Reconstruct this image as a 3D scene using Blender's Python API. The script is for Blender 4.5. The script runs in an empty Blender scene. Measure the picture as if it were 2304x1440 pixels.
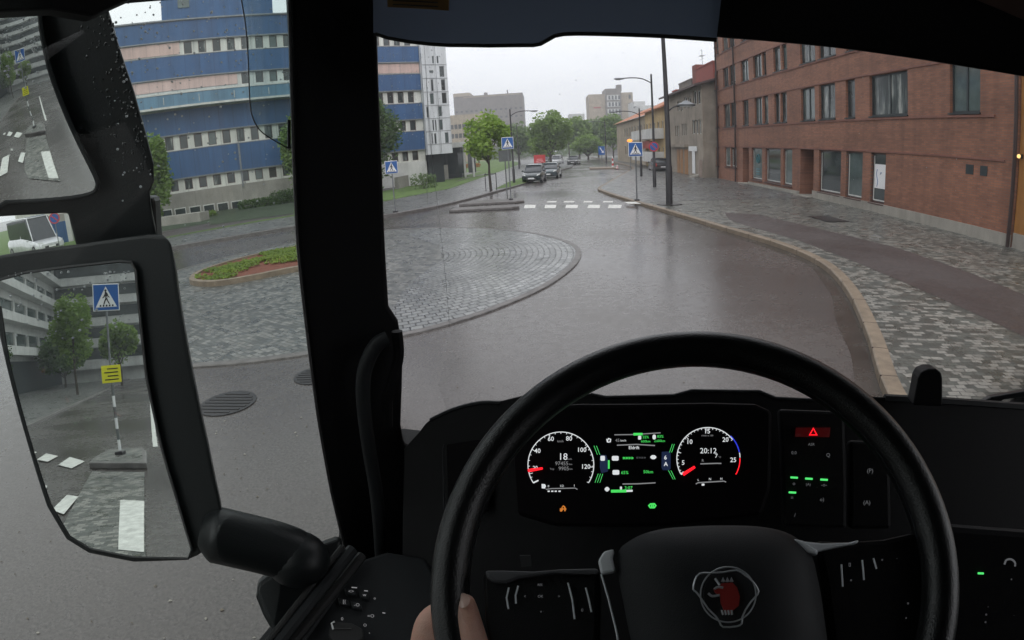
import bpy, bmesh, math, random
import numpy as np
from mathutils import Vector, Matrix
S = bpy.context.scene
COL = S.collection
R = math.radians
random.seed(7)

# ------------------------------------------------------------------ camera (wide action-camera lens)
F, K, EYE = 1300.0, 0.4, 2.7                 # lens: radius = F*tan(K*theta)/K in pixels of the 2304 px wide photograph
PITCH, ROLL, YAW = 0.29081513, 0.06222319, 0.06725773
_up = np.array([-math.sin(ROLL)*math.cos(PITCH), math.cos(ROLL)*math.cos(PITCH), math.sin(PITCH)])
_vf = np.array([0, 0, -1.0]); _h = _vf-_up*(_vf@_up); _h /= np.linalg.norm(_h); _rt = np.cross(_h, _up)
_Y = _h*math.cos(YAW)+_rt*math.sin(YAW); _X = np.cross(_Y, _up)
M = np.array([_X, _Y, _up])
cd = bpy.data.cameras.new('camera'); cam = bpy.data.objects.new('camera', cd); COL.objects.link(cam); S.camera = cam
cam.matrix_world = Matrix.Translation((0, 0, EYE)) @ Matrix([list(r) for r in M]).to_4x4()
cd.sensor_fit = 'HORIZONTAL'; cd.sensor_width = 36.0; cd.clip_start = 0.02; cd.clip_end = 3000
cd.type = 'PANO'; cd.panorama_type = 'FISHEYE_LENS_POLYNOMIAL'
_r = np.linspace(0, 23, 200); _th = np.arctan(K*_r*64/F)/K
_A = np.stack([_r, _r**2, _r**3, _r**4], 1); _c = np.linalg.lstsq(_A, _th, rcond=None)[0]
cd.fisheye_fov = R(179); cd.fisheye_polynomial_k0 = 0.0
cd.fisheye_polynomial_k1, cd.fisheye_polynomial_k2, cd.fisheye_polynomial_k3, cd.fisheye_polynomial_k4 = [-float(v) for v in _c]

# ------------------------------------------------------------------ world and sun (rainy overcast evening)
S.view_settings.view_transform = 'Standard'; S.view_settings.look = 'None'; S.view_settings.gamma = 1
S.view_settings.exposure = 0.12
W = bpy.data.worlds.new('World'); S.world = W; W.use_nodes = True
nt = W.node_tree; nt.nodes.clear()
sky = nt.nodes.new('ShaderNodeTexSky'); sky.sky_type = 'NISHITA'; sky.sun_disc = False
sky.sun_elevation = R(50); sky.sun_rotation = R(200); sky.dust_density = 6; sky.air_density = 1.5
hs = nt.nodes.new('ShaderNodeHueSaturation'); hs.inputs['Saturation'].default_value = 0.12; hs.inputs['Value'].default_value = 0.35
mx = nt.nodes.new('ShaderNodeMixRGB'); mx.blend_type = 'ADD'; mx.inputs[0].default_value = 1
tc = nt.nodes.new('ShaderNodeTexCoord'); ns = nt.nodes.new('ShaderNodeTexNoise'); ns.inputs['Scale'].default_value = 1.6; ns.inputs['Detail'].default_value = 4
cr_ = nt.nodes.new('ShaderNodeValToRGB'); cr_.color_ramp.elements[0].color = (9.0, 9.2, 9.6, 1); cr_.color_ramp.elements[1].color = (10.6, 10.75, 11.0, 1)
cr_.color_ramp.elements[0].position = .3; cr_.color_ramp.elements[1].position = .7
bg = nt.nodes.new('ShaderNodeBackground'); bg.inputs['Strength'].default_value = 0.10
wo = nt.nodes.new('ShaderNodeOutputWorld')
L = nt.links.new
L(sky.outputs[0], hs.inputs['Color']); L(hs.outputs[0], mx.inputs[1]); L(tc.outputs['Generated'], ns.inputs['Vector'])
L(ns.outputs['Fac'], cr_.inputs['Fac']); L(cr_.outputs[0], mx.inputs[2]); L(mx.outputs[0], bg.inputs['Color']); L(bg.outputs[0], wo.inputs[0])
sd = bpy.data.lights.new('sun', 'SUN'); sd.energy = 0.5; sd.angle = R(40); sd.color = (1, .98, .95)
sun = bpy.data.objects.new('sun', sd); COL.objects.link(sun); sun.rotation_euler = (R(40), 0, R(20)); sun.location = (0, 0, 50)
S.cycles.max_bounces = 8; S.cycles.transparent_max_bounces = 16; S.cycles.use_denoising = True
S.cycles.sample_clamp_indirect = 4

# ------------------------------------------------------------------ measuring helpers: photo pixel -> place
def ray(x, y):
    x, y = x-1152.0, 720.0-y; r = math.hypot(x, y) or 1e-9; t = math.atan(K*r/F)/K
    return M @ np.array([math.sin(t)*x/r, math.sin(t)*y/r, -math.cos(t)])
def G(x, y, z=0.0):
    d = ray(x, y); t = (z-EYE)/d[2]; return (d[0]*t, d[1]*t, z)
def hitp(x, y, P0, N):
    d = ray(x, y); o = np.array([0, 0, EYE]); P0 = np.array(P0, float); N = np.array(N, float)
    return o+d*(((P0-o)@N)/(d@N))
def zat(x, y, base):          # height of the pixel above a foot point
    n = np.array([base[0], base[1], 0.0]); n /= np.linalg.norm(n); return float(hitp(x, y, (base[0], base[1], 0), n)[2])
CY = R(12)                    # the truck's heading
Rc = np.array([math.cos(CY), -math.sin(CY), 0]); Fc = np.array([math.sin(CY), math.cos(CY), 0]); Uc = np.array([0, 0, 1.0])
def cr(x, y): d = ray(x, y); return np.array([d@Rc, d@Fc, d[2]])      # ray in the cab's own axes
def cw(u, v, w=0.0): p = u*Rc+v*Fc+w*Uc+np.array([0, 0, EYE]); return tuple(p)   # cab axes (from the eye) -> world

# ------------------------------------------------------------------ materials
def newmat(name):
    m = bpy.data.materials.new(name); m.use_nodes = True; b = m.node_tree.nodes['Principled BSDF']; return m, m.node_tree, b
def coords(t, scale=(1, 1, 1), rot=(0, 0, 0), swz=None, kind='Object'):
    c = t.nodes.new('ShaderNodeTexCoord'); src = c.outputs[kind]
    if swz:
        s = t.nodes.new('ShaderNodeSeparateXYZ'); k = t.nodes.new('ShaderNodeCombineXYZ'); t.links.new(src, s.inputs[0])
        for i, a in enumerate(swz): t.links.new(s.outputs['XYZ'.index(a)], k.inputs[i])
        src = k.outputs[0]
    mp = t.nodes.new('ShaderNodeMapping'); mp.inputs['Scale'].default_value = scale; mp.inputs['Rotation'].default_value = rot
    t.links.new(src, mp.inputs[0]); return mp.outputs[0]
def noise(t, vec, scale, detail=3, rough=.6):
    n = t.nodes.new('ShaderNodeTexNoise'); n.inputs['Scale'].default_value = scale; n.inputs['Detail'].default_value = detail
    n.inputs['Roughness'].default_value = rough; t.links.new(vec, n.inputs['Vector']); return n.outputs['Fac']
def ramp(t, fac, stops, const=False):
    r = t.nodes.new('ShaderNodeValToRGB'); e = r.color_ramp.elements
    while len(e) < len(stops): e.new(.5)
    for i, (p, c) in enumerate(stops): e[i].position = p; e[i].color = (c, c, c, 1) if isinstance(c, (int, float)) else (*c, 1)
    if const: r.color_ramp.interpolation = 'CONSTANT'
    t.links.new(fac, r.inputs[0]); return r.outputs[0]
def mixc(t, a, b, f, mode='MIX'):
    m = t.nodes.new('ShaderNodeMixRGB'); m.blend_type = mode
    for i, v in ((0, f), (1, a), (2, b)):
        if isinstance(v, (int, float)): m.inputs[i].default_value = v if i == 0 else (v, v, v, 1)
        elif isinstance(v, tuple): m.inputs[i].default_value = (*v, 1)
        else: t.links.new(v, m.inputs[i])
    return m.outputs[0]
def bump(t, b, h, strength=.3, dist=.01):
    n = t.nodes.new('ShaderNodeBump'); n.inputs['Strength'].default_value = strength; n.inputs['Distance'].default_value = dist
    t.links.new(h, n.inputs['Height']); t.links.new(n.outputs[0], b.inputs['Normal'])
def sc(c, k): return tuple(min(1, v*k) for v in c)
def plain(name, c, rough=.6, metal=0., var=.18, scale=3., bmp=0., bscale=60., spec=None, coat=0.):
    m, t, b = newmat(name); v = coords(t); n = noise(t, v, scale, 4)
    t.links.new(ramp(t, n, [(.3, sc(c, 1-var)), (.7, sc(c, 1+var))]), b.inputs['Base Color'])
    b.inputs['Roughness'].default_value = rough; b.inputs['Metallic'].default_value = metal
    if spec is not None: b.inputs['Specular IOR Level'].default_value = spec
    if coat: b.inputs['Coat Weight'].default_value = coat
    if bmp: bump(t, b, noise(t, v, bscale, 2), bmp, .002)
    m.diffuse_color = (*c, 1); return m
def glow(name, c, s=1.0):
    m, t, b = newmat(name); b.inputs['Base Color'].default_value = (.02, .02, .02, 1)
    b.inputs['Emission Color'].default_value = (*c, 1); b.inputs['Emission Strength'].default_value = s; return m
def asphalt(name, lo, hi, rlo=.16, rhi=.42, patch=.25):
    m, t, b = newmat(name); v = coords(t); big = noise(t, v, patch, 5, .55); fine = noise(t, v, 34, 3, .85); mid = noise(t, v, 6, 4)
    c = ramp(t, big, [(.3, lo), (.7, hi)]); c = mixc(t, c, ramp(t, fine, [(.36, .52), (.5, 1.), (.68, 1.6)]), .75, 'MULTIPLY')
    st = t.nodes.new('ShaderNodeTexVoronoi'); st.inputs['Scale'].default_value = 34; t.links.new(v, st.inputs['Vector'])
    gr = ramp(t, st.outputs['Distance'], [(.0, 1.), (.1, 0.)]); gate = ramp(t, noise(t, v, 11, 2), [(.54, 0.), (.60, 1.)])
    gm = mixc(t, gr, gate, 1., 'MULTIPLY'); c = mixc(t, c, (.34, .33, .30), gm)
    t.links.new(c, b.inputs['Base Color'])
    rr = mixc(t, big, mid, .35); t.links.new(ramp(t, rr, [(.38, rlo), (.62, rhi)]), b.inputs['Roughness'])
    bump(t, b, mixc(t, fine, mid, .05), .22, .004); return m
def setts(name, scale_rot=0., light=(.255, .247, .222), dark=(.105, .110, .098), frac=.42, w=.15, h=.105, mort=.007, red=None):
    m, t, b = newmat(name); v = coords(t, rot=(0, 0, scale_rot))
    n0 = t.nodes.new('ShaderNodeTexNoise'); n0.inputs['Scale'].default_value = 2.6; n0.inputs['Detail'].default_value = 3
    t.links.new(v, n0.inputs['Vector'])
    dv = t.nodes.new('ShaderNodeVectorMath'); dv.operation = 'MULTIPLY_ADD'; t.links.new(n0.outputs['Color'], dv.inputs[0]); dv.inputs[1].default_value = (.16, .11, 0)
    t.links.new(v, dv.inputs[2]); v2 = dv.outputs[0]
    br = t.nodes.new('ShaderNodeTexBrick'); br.inputs['Scale'].default_value = 1; br.inputs['Brick Width'].default_value = w; br.inputs['Row Height'].default_value = h
    br.inputs['Mortar Size'].default_value = mort; br.inputs['Mortar Smooth'].default_value = .3; br.inputs['Color1'].default_value = (0, 0, 0, 1); br.inputs['Color2'].default_value = (1, 1, 1, 1)
    br.inputs['Mortar'].default_value = (.5, .5, .5, 1); t.links.new(v2, br.inputs['Vector'])
    k = 1-frac
    col = ramp(t, br.outputs['Color'], [(0, sc(dark, .75)), (k*.5, dark), (k, sc(light, .8)), (k+frac*.4, light), (1, sc(light, 1.15))], True)
    col = mixc(t, col, ramp(t, noise(t, v, 24, 3), [(.3, .72), (.7, 1.2)]), .8, 'MULTIPLY')
    col = mixc(t, col, ramp(t, noise(t, v, .35, 4), [(.3, .72), (.7, 1.15)]), .8, 'MULTIPLY')
    col = mixc(t, col, (.06, .062, .055), br.outputs['Fac']); t.links.new(col, b.inputs['Base Color'])
    t.links.new(ramp(t, noise(t, v, 2.2, 4), [(.35, .22), (.65, .5)]), b.inputs['Roughness'])
    inv = ramp(t, br.outputs['Fac'], [(0, 1.), (1, 0.)]); bump(t, b, mixc(t, inv, noise(t, v, 30, 2), .3), .5, .012); return m
def bricks(name, c1, c2, mortar, swz='YZX', w=.25, h=.075, blot=.25, rough=.7):
    m, t, b = newmat(name); v = coords(t, swz=swz)
    br = t.nodes.new('ShaderNodeTexBrick'); br.inputs['Scale'].default_value = 1; br.inputs['Brick Width'].default_value = w; br.inputs['Row Height'].default_value = h
    br.inputs['Mortar Size'].default_value = .008; br.inputs['Color1'].default_value = (*c1, 1); br.inputs['Color2'].default_value = (*c2, 1); br.inputs['Mortar'].default_value = (*mortar, 1)
    t.links.new(v, br.inputs['Vector'])
    v2 = coords(t, scale=(.25, 1.4, 1), swz=swz)
    c = mixc(t, br.outputs['Color'], ramp(t, noise(t, v2, .8, 5), [(.3, 1-blot), (.7, 1+blot)]), 1., 'MULTIPLY')
    v3 = coords(t, scale=(1.9, .14, 1), swz=swz); c = mixc(t, c, ramp(t, noise(t, v3, 1.2, 5), [(.32, .74), (.55, 1.)]), .8, 'MULTIPLY')
    ef = ramp(t, noise(t, v2, 1.7, 6, .75), [(.62, 0.), (.78, .30)])
    c = mixc(t, c, (.42, .30, .25), ef); t.links.new(c, b.inputs['Base Color']); b.inputs['Roughness'].default_value = rough
    bump(t, b, br.outputs['Fac'], -.3, .006); return m
def plaster(name, c, swz='YZX', dirt=.25, rough=.85, streak=True):
    m, t, b = newmat(name); v = coords(t, swz=swz); v2 = coords(t, scale=(2.2, .22, 1), swz=swz)
    k = ramp(t, noise(t, v, .7, 5), [(.3, 1-dirt), (.7, 1+dirt*.4)]); col = mixc(t, c, k, 1., 'MULTIPLY')
    if streak: col = mixc(t, col, ramp(t, noise(t, v2, 1.5, 4), [(.3, 1-dirt*.9), (.65, 1.)]), 1., 'MULTIPLY')
    t.links.new(col, b.inputs['Base Color']); b.inputs['Roughness'].default_value = rough; bump(t, b, noise(t, v, 40, 2), .15, .004); return m
def panel(name, c, ang, seam=1.2):
    m, t, b = newmat(name); v = coords(t, rot=(0, 0, ang)); v2 = coords(t, scale=(1, 1, .15), rot=(0, 0, ang))
    col = mixc(t, c, ramp(t, noise(t, v2, 1.1, 4), [(.3, .82), (.7, 1.15)]), 1., 'MULTIPLY')
    v3 = coords(t, scale=(1.6, 1.6, .10), rot=(0, 0, ang)); col = mixc(t, col, ramp(t, noise(t, v3, 1.3, 5), [(.34, .80), (.56, 1.)]), .9, 'MULTIPLY')
    wv = t.nodes.new('ShaderNodeTexWave'); wv.bands_direction = 'X'; wv.inputs['Scale'].default_value = .31/seam; t.links.new(v, wv.inputs['Vector'])
    s = ramp(t, wv.outputs['Fac'], [(0.0, .72), (.012, 1.)]); col = mixc(t, col, s, 1., 'MULTIPLY')
    t.links.new(col, b.inputs['Base Color']); b.inputs['Roughness'].default_value = .42; return m
def thin_glass(name, tint, f0=.04):
    m = bpy.data.materials.new(name); m.use_nodes = True; t = m.node_tree; t.nodes.clear()
    o = t.nodes.new('ShaderNodeOutputMaterial'); tr = t.nodes.new('ShaderNodeBsdfTransparent'); tr.inputs[0].default_value = (*tint, 1)
    g = t.nodes.new('ShaderNodeBsdfGlossy'); g.inputs['Roughness'].default_value = .01; fr = t.nodes.new('ShaderNodeFresnel'); fr.inputs[0].default_value = 1.35
    mm = t.nodes.new('ShaderNodeMixShader'); t.links.new(fr.outputs[0], mm.inputs[0]); t.links.new(tr.outputs[0], mm.inputs[1]); t.links.new(g.outputs[0], mm.inputs[2]); t.links.new(mm.outputs[0], o.inputs[0]); return m
def leafmat(name, c1, c2):
    m, t, b = newmat(name); v = coords(t); oi = noise(t, v, 1.1, 3); f = noise(t, v, 7, 2)
    t.links.new(ramp(t, mixc(t, oi, f, .5), [(.33, c1), (.66, c2)]), b.inputs['Base Color']); b.inputs['Roughness'].default_value = .5
    tl = t.nodes.new('ShaderNodeBsdfTranslucent'); t.links.new(b.inputs['Base Color'].links[0].from_socket, tl.inputs[0]); ms = t.nodes.new('ShaderNodeMixShader'); ms.inputs[0].default_value = .42
    t.links.new(b.outputs[0], ms.inputs[1]); t.links.new(tl.outputs[0], ms.inputs[2]); t.links.new(ms.outputs[0], t.nodes['Material Output'].inputs[0]); return m

MAT = dict(
 asphalt=asphalt('wet_asphalt', (.064, .057, .054), (.106, .095, .089), .14, .36, .16),
 path=asphalt('path_asphalt', (.056, .045, .043), (.075, .062, .059), .35, .6, .4),
 pave=setts('two_tone_setts', R(14)), pave2=setts('grey_setts', R(2), (.165, .165, .16), (.125, .125, .122), .45, .34, .22, .008),
 oval=setts('island_setts', R(33), (.215, .212, .20), (.125, .130, .126), .45, .14, .10, .008),
 kerb=plain('granite_kerb', (.205, .160, .115), .55, var=.25, scale=5, bmp=.3), kerbd=plain('dark_granite_kerb', (.13, .12, .115), .5, var=.3, scale=5, bmp=.3),
 paint=plain('road_paint', (.62, .62, .58), .5, var=.25, scale=6), grass=plain('lawn_green', (.085, .145, .028), .9, var=.45, scale=2.0, bmp=.8, bscale=20),
 brick=bricks('red_brick', (.305, .125, .070), (.215, .086, .049), (.17, .115, .09)),
 plinth=plaster('grey_plinth', (.36, .335, .29)), beige=plaster('beige_render', (.34, .29, .235), dirt=.3), stone=plaster('stone_base', (.36, .29, .25)),
 yellow=plaster('yellow_render', (.55, .40, .20)), ochre=plaster('ochre_wood', (.42, .19, .05), dirt=.35, rough=.5), concrete=plaster('concrete', (.33, .315, .28)),
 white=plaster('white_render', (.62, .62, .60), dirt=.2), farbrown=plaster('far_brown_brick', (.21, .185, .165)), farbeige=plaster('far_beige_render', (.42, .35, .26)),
 blue=panel('blue_panel', (.034, .100, .235), -.593), bluel=panel('pale_blue_panel', (.12, .235, .34), -.593), bluew=panel('off_white_panel', (.66, .66, .61), -.593, 1.6),
 pink=panel('pink_panel', (.62, .45, .40), -.593, 1.1), wpanel=panel('white_panel', (.66, .68, .70), -.593, 2.4),
 pane=plain('window_pane', (.035, .045, .045), .06, var=.5, scale=.6, spec=.8), panel_=plain('pale_window_pane', (.09, .12, .115), .08, var=.3, scale=1.3, spec=.8),
 frame=plain('dark_green_frame', (.022, .030, .032), .5), framew=plain('white_frame', (.55, .55, .52), .5), frameb=plain('brown_frame', (.07, .03, .025), .5),
 roof=plain('dark_roof', (.085, .06, .055), .7), roofo=plain('orange_tile_roof', (.42, .17, .09), .8), metal=plain('galvanised_metal', (.22, .23, .24), .45, .6), pole=plain('dark_pole', (.035, .033, .035), .5, .2),
 pipe=plain('dark_pipe', (.03, .016, .014), .5), black=plain('black_rubber', (.02, .02, .02), .7), carp=plain('dark_green_car_paint', (.010, .022, .024), .22, .2, coat=1), carg=plain('grey_car_paint', (.05, .075, .085), .25, .3, coat=1),
 cars=plain('silver_car_paint', (.055, .055, .06), .25, .3, coat=1), carw=plain('white_car_paint', (.62, .63, .65), .25, coat=1), glass=plain('car_window', (.03, .035, .04), .05, spec=.8), lamp=plain('headlight_glass', (.6, .62, .6), .15, spec=.8),
 tail=plain('red_tail_light', (.35, .02, .015), .2), rim=plain('wheel_rim_metal', (.3, .3, .31), .35, .7), signblue=plain('sign_blue', (.015, .10, .34), .35, var=.08), signwhite=plain('sign_white', (.8, .8, .8), .4, var=.04), signblack=plain('sign_black', (.012, .012, .012), .5),
 signred=plain('sign_red', (.5, .03, .03), .4, var=.08), signyellow=plain('sign_yellow', (.75, .72, .03), .5, var=.06), signgrey=plain('sign_back_grey', (.12, .13, .13), .6), amber=glow('amber_lamp', (1, .3, .04), 2.), warm=glow('warm_lamp', (1, .6, .2), 1.6),
 bark=plain('bark', (.06, .045, .035), .9, var=.4, scale=8), soil=plain('red_soil', (.16, .05, .03), .9, var=.35, scale=9, bmp=.8), sedum=leafmat('sedum_green', (.10, .17, .02), (.24, .33, .04)),
 leaf1=leafmat('bright_leaf', (.16, .28, .03), (.34, .48, .08)), leaf2=leafmat('mid_leaf', (.12, .21, .035), (.24, .35, .075)), leaf3=leafmat('dark_leaf', (.045, .10, .02), (.11, .19, .04)),
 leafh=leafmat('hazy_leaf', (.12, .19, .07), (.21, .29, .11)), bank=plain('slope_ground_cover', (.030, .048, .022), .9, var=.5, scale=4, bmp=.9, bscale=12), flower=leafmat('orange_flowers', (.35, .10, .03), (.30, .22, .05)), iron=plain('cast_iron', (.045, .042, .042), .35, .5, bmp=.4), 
 plastic=plain('black_cab_plastic', (.0062, .0062, .0072), .6, spec=.22, var=.12, bmp=.25, bscale=900), plasticg=plain('grey_cab_plastic', (.017, .019, .021), .55, spec=.3, var=.12, bmp=.25, bscale=900), leather=plain('black_wheel_leather', (.007, .0075, .008), .33, spec=.6, var=.2, scale=30, bmp=.3, bscale=500),
 pad=plain('soft_grey_pad', (.024, .0255, .028), .6, spec=.3, var=.1, bmp=.2, bscale=900), silver=plain('satin_silver_trim', (.85, .88, .92), .5, .1, var=.1), spoke=plain('grey_spoke_plastic', (.075, .075, .082), .5), visor=plain('blue_grey_visor_fabric', (.11, .145, .21), .8, var=.1), ext=plain('dark_exterior_plastic', (.012, .0145, .0155), .42, spec=.4, var=.15, scale=6, bmp=.15, bscale=400),
 mirror=None, seal=plain('rubber_seal', (.09, .085, .085), .5), skin=None, facew=glow('gauge_white', (.85, .88, .9), .75), faceg=glow('gauge_green', (.08, .85, .14), .8), facer=glow('gauge_red', (1, .01, .02), 1.4), facebl=glow('gauge_blue', (.03, .05, .75), .9),
 dim=glow('dim_icon', (.5, .52, .55), .16), dimw=glow('half_lit_icon', (.6, .6, .62), .32), greenled=glow('green_led', (.1, .9, .2), .9), navy=glow('gauge_navy', (.02, .035, .10), .45), oran=glow('gauge_orange', (.9, .28, .04), .6), redg=glow('hazard_glow', (.5, .004, .008), .045), dialface=plain('dial_black', (.004, .003, .004), .6, spec=.08),
 brown=plain('brown_sticker', (.16, .085, .02), .7), emred=plain('emblem_red', (.34, .035, .03), .4), chrome=plain('emblem_chrome', (.55, .57, .6), .35, .45),
)
m, t, b = newmat('mirror_glass'); b.inputs['Base Color'].default_value = (.80, .83, .82, 1); b.inputs['Metallic'].default_value = 1; b.inputs['Roughness'].default_value = .0; MAT['mirror'] = m
m, t, b = newmat('skin'); v = coords(t); t.links.new(ramp(t, noise(t, v, 22, 4), [(.35, (.68, .37, .27)), (.68, (.82, .50, .40))]), b.inputs['Base Color']); b.inputs['Roughness'].default_value = .48
b.inputs['Subsurface Weight'].default_value = .15; b.inputs['Subsurface Radius'].default_value = (.012, .004, .002); b.inputs['Subsurface Scale'].default_value = .5
vv = t.nodes.new('ShaderNodeTexVoronoi'); vv.inputs['Scale'].default_value = 700; t.links.new(v, vv.inputs['Vector']); vk = coords(t, scale=(1, 5, 5)); bump(t, b, mixc(t, vv.outputs['Distance'], noise(t, vk, 55, 3), .6), .5, .0012); MAT['skin'] = m
MAT['windscreen'] = thin_glass('windscreen_glass', (.97, .975, .985)); MAT['doorglass'] = thin_glass('door_glass', (.86, .91, .885)); MAT['deflector'] = thin_glass('smoked_plastic', (.70, .78, .78))
m, t, b = newmat('curtained_pane'); v = coords(t, scale=(1.6, 1.6, .25)); t.links.new(ramp(t, noise(t, v, 2.2, 3), [(.46, (.03, .04, .04)), (.56, (.10, .12, .115)), (.68, (.36, .37, .34))]), b.inputs['Base Color']); b.inputs['Roughness'].default_value = .08; MAT['panec'] = m
def smoked(name, tint, dcol, f):
    m = bpy.data.materials.new(name); m.use_nodes = True; t = m.node_tree; b = t.nodes['Principled BSDF']; b.inputs['Base Color'].default_value = (*dcol, 1); b.inputs['Roughness'].default_value = .3; b.inputs['Specular IOR Level'].default_value = .2
    tr = t.nodes.new('ShaderNodeBsdfTransparent'); tr.inputs[0].default_value = (*tint, 1); mm = t.nodes.new('ShaderNodeMixShader'); mm.inputs[0].default_value = f; t.links.new(tr.outputs[0], mm.inputs[1]); t.links.new(b.outputs[0], mm.inputs[2]); t.links.new(mm.outputs[0], t.nodes['Material Output'].inputs[0]); return m
m = bpy.data.materials.new('smoked_visor'); m.use_nodes = True; t = m.node_tree; t.nodes.clear(); o = t.nodes.new('ShaderNodeOutputMaterial'); a_ = t.nodes.new('ShaderNodeBsdfTranslucent'); a_.inputs[0].default_value = (.066, .083, .112, 1)
b_ = t.nodes.new('ShaderNodeBsdfTransparent'); b_.inputs[0].default_value = (.10, .13, .17, 1); mm = t.nodes.new('ShaderNodeMixShader'); mm.inputs[0].default_value = .015; t.links.new(a_.outputs[0], mm.inputs[1]); t.links.new(b_.outputs[0], mm.inputs[2]); t.links.new(mm.outputs[0], o.inputs[0]); MAT['visor'] = m
MAT['petal'] = plain('pale_petal', (.27, .255, .22), .6); MAT['petald'] = plain('brown_petal', (.13, .11, .085), .6)
MAT['wetdrop'] = plain('wet_plastic_drop', (.03, .034, .036), .12, spec=.9)
MAT['drop'] = plain('rain_drop', (.5, .52, .54), .08, spec=1.)

# ------------------------------------------------------------------ mesh helpers
class MB:
    def __init__(s): s.v = []; s.f = []; s.m = []; s.mats = []; s.mi = 0
    def use(s, mat):
        if mat not in s.mats: s.mats.append(mat)
        s.mi = s.mats.index(mat); return s
    def add(s, vs, fs):
        o = len(s.v); s.v += [tuple(map(float, p)) for p in vs]; s.f += [tuple(i+o for i in f) for f in fs]; s.m += [s.mi]*len(fs); return s
    def box(s, c, d, rz=0.0, ax=None):
        hx, hy, hz = d[0]/2, d[1]/2, d[2]/2; c = np.array(c, float)
        A = ax if ax is not None else (np.array([math.cos(rz), math.sin(rz), 0]), np.array([-math.sin(rz), math.cos(rz), 0]), np.array([0, 0, 1.0]))
        P = [c+A[0]*x*hx+A[1]*y*hy+A[2]*z*hz for x in (-1, 1) for y in (-1, 1) for z in (-1, 1)]
        return s.add(P, [(0, 1, 3, 2), (4, 6, 7, 5), (0, 4, 5, 1), (2, 3, 7, 6), (0, 2, 6, 4), (1, 5, 7, 3)])
    def tube(s, pts, rad, n=10, cap=True, closed=False):
        pts = [np.array(p, float) for p in pts]; k = len(pts); rad = rad if isinstance(rad, (list, tuple)) else [rad]*k; V = []; ref = None
        for i, p in enumerate(pts):
            a = pts[(i+1) % k] if (i < k-1 or closed) else p; b_ = pts[i-1] if (i > 0 or closed) else p
            tt = a-b_; tt /= (np.linalg.norm(tt) or 1)
            if ref is None: ref = np.array([0, 0, 1.0]) if abs(tt[2]) < .9 else np.array([1.0, 0, 0])
            x = np.cross(tt, ref); x /= (np.linalg.norm(x) or 1); y = np.cross(x, tt); ref = y
            for j in range(n): q = 2*math.pi*j/n; V.append(p+rad[i]*(x*math.cos(q)+y*math.sin(q)))
        Fs = []
        for i in range(k if closed else k-1):
            for j in range(n): a0 = i*n+j; a1 = i*n+(j+1) % n; b0 = ((i+1) % k)*n+j; b1 = ((i+1) % k)*n+(j+1) % n; Fs.append((a0, a1, b1, b0))
        if cap and not closed: Fs.append(tuple(range(n))[::-1]); Fs.append(tuple(range((k-1)*n, k*n)))
        return s.add(V, Fs)
    def prism(s, poly, d):      # 3-D polygon swept along vector d
        n = len(poly); d = np.array(d, float); V = [np.array(p, float) for p in poly]+[np.array(p, float)+d for p in poly]
        return s.add(V, [tuple(range(n)), tuple(range(2*n-1, n-1, -1))]+[(i, i+n, (i+1) % n+n, (i+1) % n) for i in range(n)])
    def quad(s, a, b, c, d): return s.add([a, b, c, d], [(0, 1, 2, 3)])
    def ball(s, c, r, nu=10, nv=6, jit=0):
        V = []; r = r if isinstance(r, (tuple, list)) else (r, r, r)
        for i in range(nv+1):
            for j in range(nu):
                p = math.pi*i/nv; q = 2*math.pi*j/nu; k = 1+random.uniform(-jit, jit); V.append((c[0]+r[0]*k*math.sin(p)*math.cos(q), c[1]+r[1]*k*math.sin(p)*math.sin(q), c[2]+r[2]*k*math.cos(p)))
        return s.add(V, [(i*nu+j, (i+1)*nu+j, (i+1)*nu+(j+1) % nu, i*nu+(j+1) % nu) for i in range(nv) for j in range(nu)])
    def build(s, name, mat=None, parent=None, smooth=False, bevel=0, seg=2, tri=True):
        me = bpy.data.meshes.new(name); me.from_pydata(s.v, [], s.f); 
        for mm in (s.mats or [mat]): me.materials.append(MAT[mm] if isinstance(mm, str) else mm)
        if s.mats: me.polygons.foreach_set('material_index', s.m)
        bm = bmesh.new(); bm.from_mesh(me); bmesh.ops.recalc_face_normals(bm, faces=bm.faces)
        if tri:
            ng = [f for f in bm.faces if len(f.verts) > 4]
            if ng: bmesh.ops.triangulate(bm, faces=ng)
        if smooth:
            for f in bm.faces: f.smooth = True
        bm.to_mesh(me); bm.free()
        o = bpy.data.objects.new(name, me); COL.objects.link(o)
        if parent is not None: o.parent = parent
        if smooth: me.set_sharp_from_angle(angle=R(40)) if hasattr(me, 'set_sharp_from_angle') else None
        if bevel:
            b_ = o.modifiers.new('bevel', 'BEVEL'); b_.width = bevel; b_.segments = seg; b_.limit_method = 'ANGLE'; b_.angle_limit = R(35); b_.harden_normals = False
        return o
def tag(o, label=None, cat=None, group=None, kind=None):
    for k_, v_ in (('label', label), ('category', cat), ('group', group), ('kind', kind)):
        if v_: o[k_] = v_
    return o
def empty(name, loc, label, cat, group=None, rz=0.0):
    o = bpy.data.objects.new(name, None); COL.objects.link(o); o.location = loc; o.rotation_euler = (0, 0, rz); o.empty_display_size = .2; return tag(o, label, cat, group)
def dup(root, loc, rz, label, scale=None):
    r_ = root.copy(); COL.objects.link(r_); r_.location = loc; r_.rotation_euler = (0, 0, rz); r_['label'] = label
    if scale: r_.scale = scale
    for ch in list(root.children):
        c = ch.copy(); COL.objects.link(c); c.parent = r_
        for g in list(ch.children): d = g.copy(); COL.objects.link(d); d.parent = c
    return r_
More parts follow.
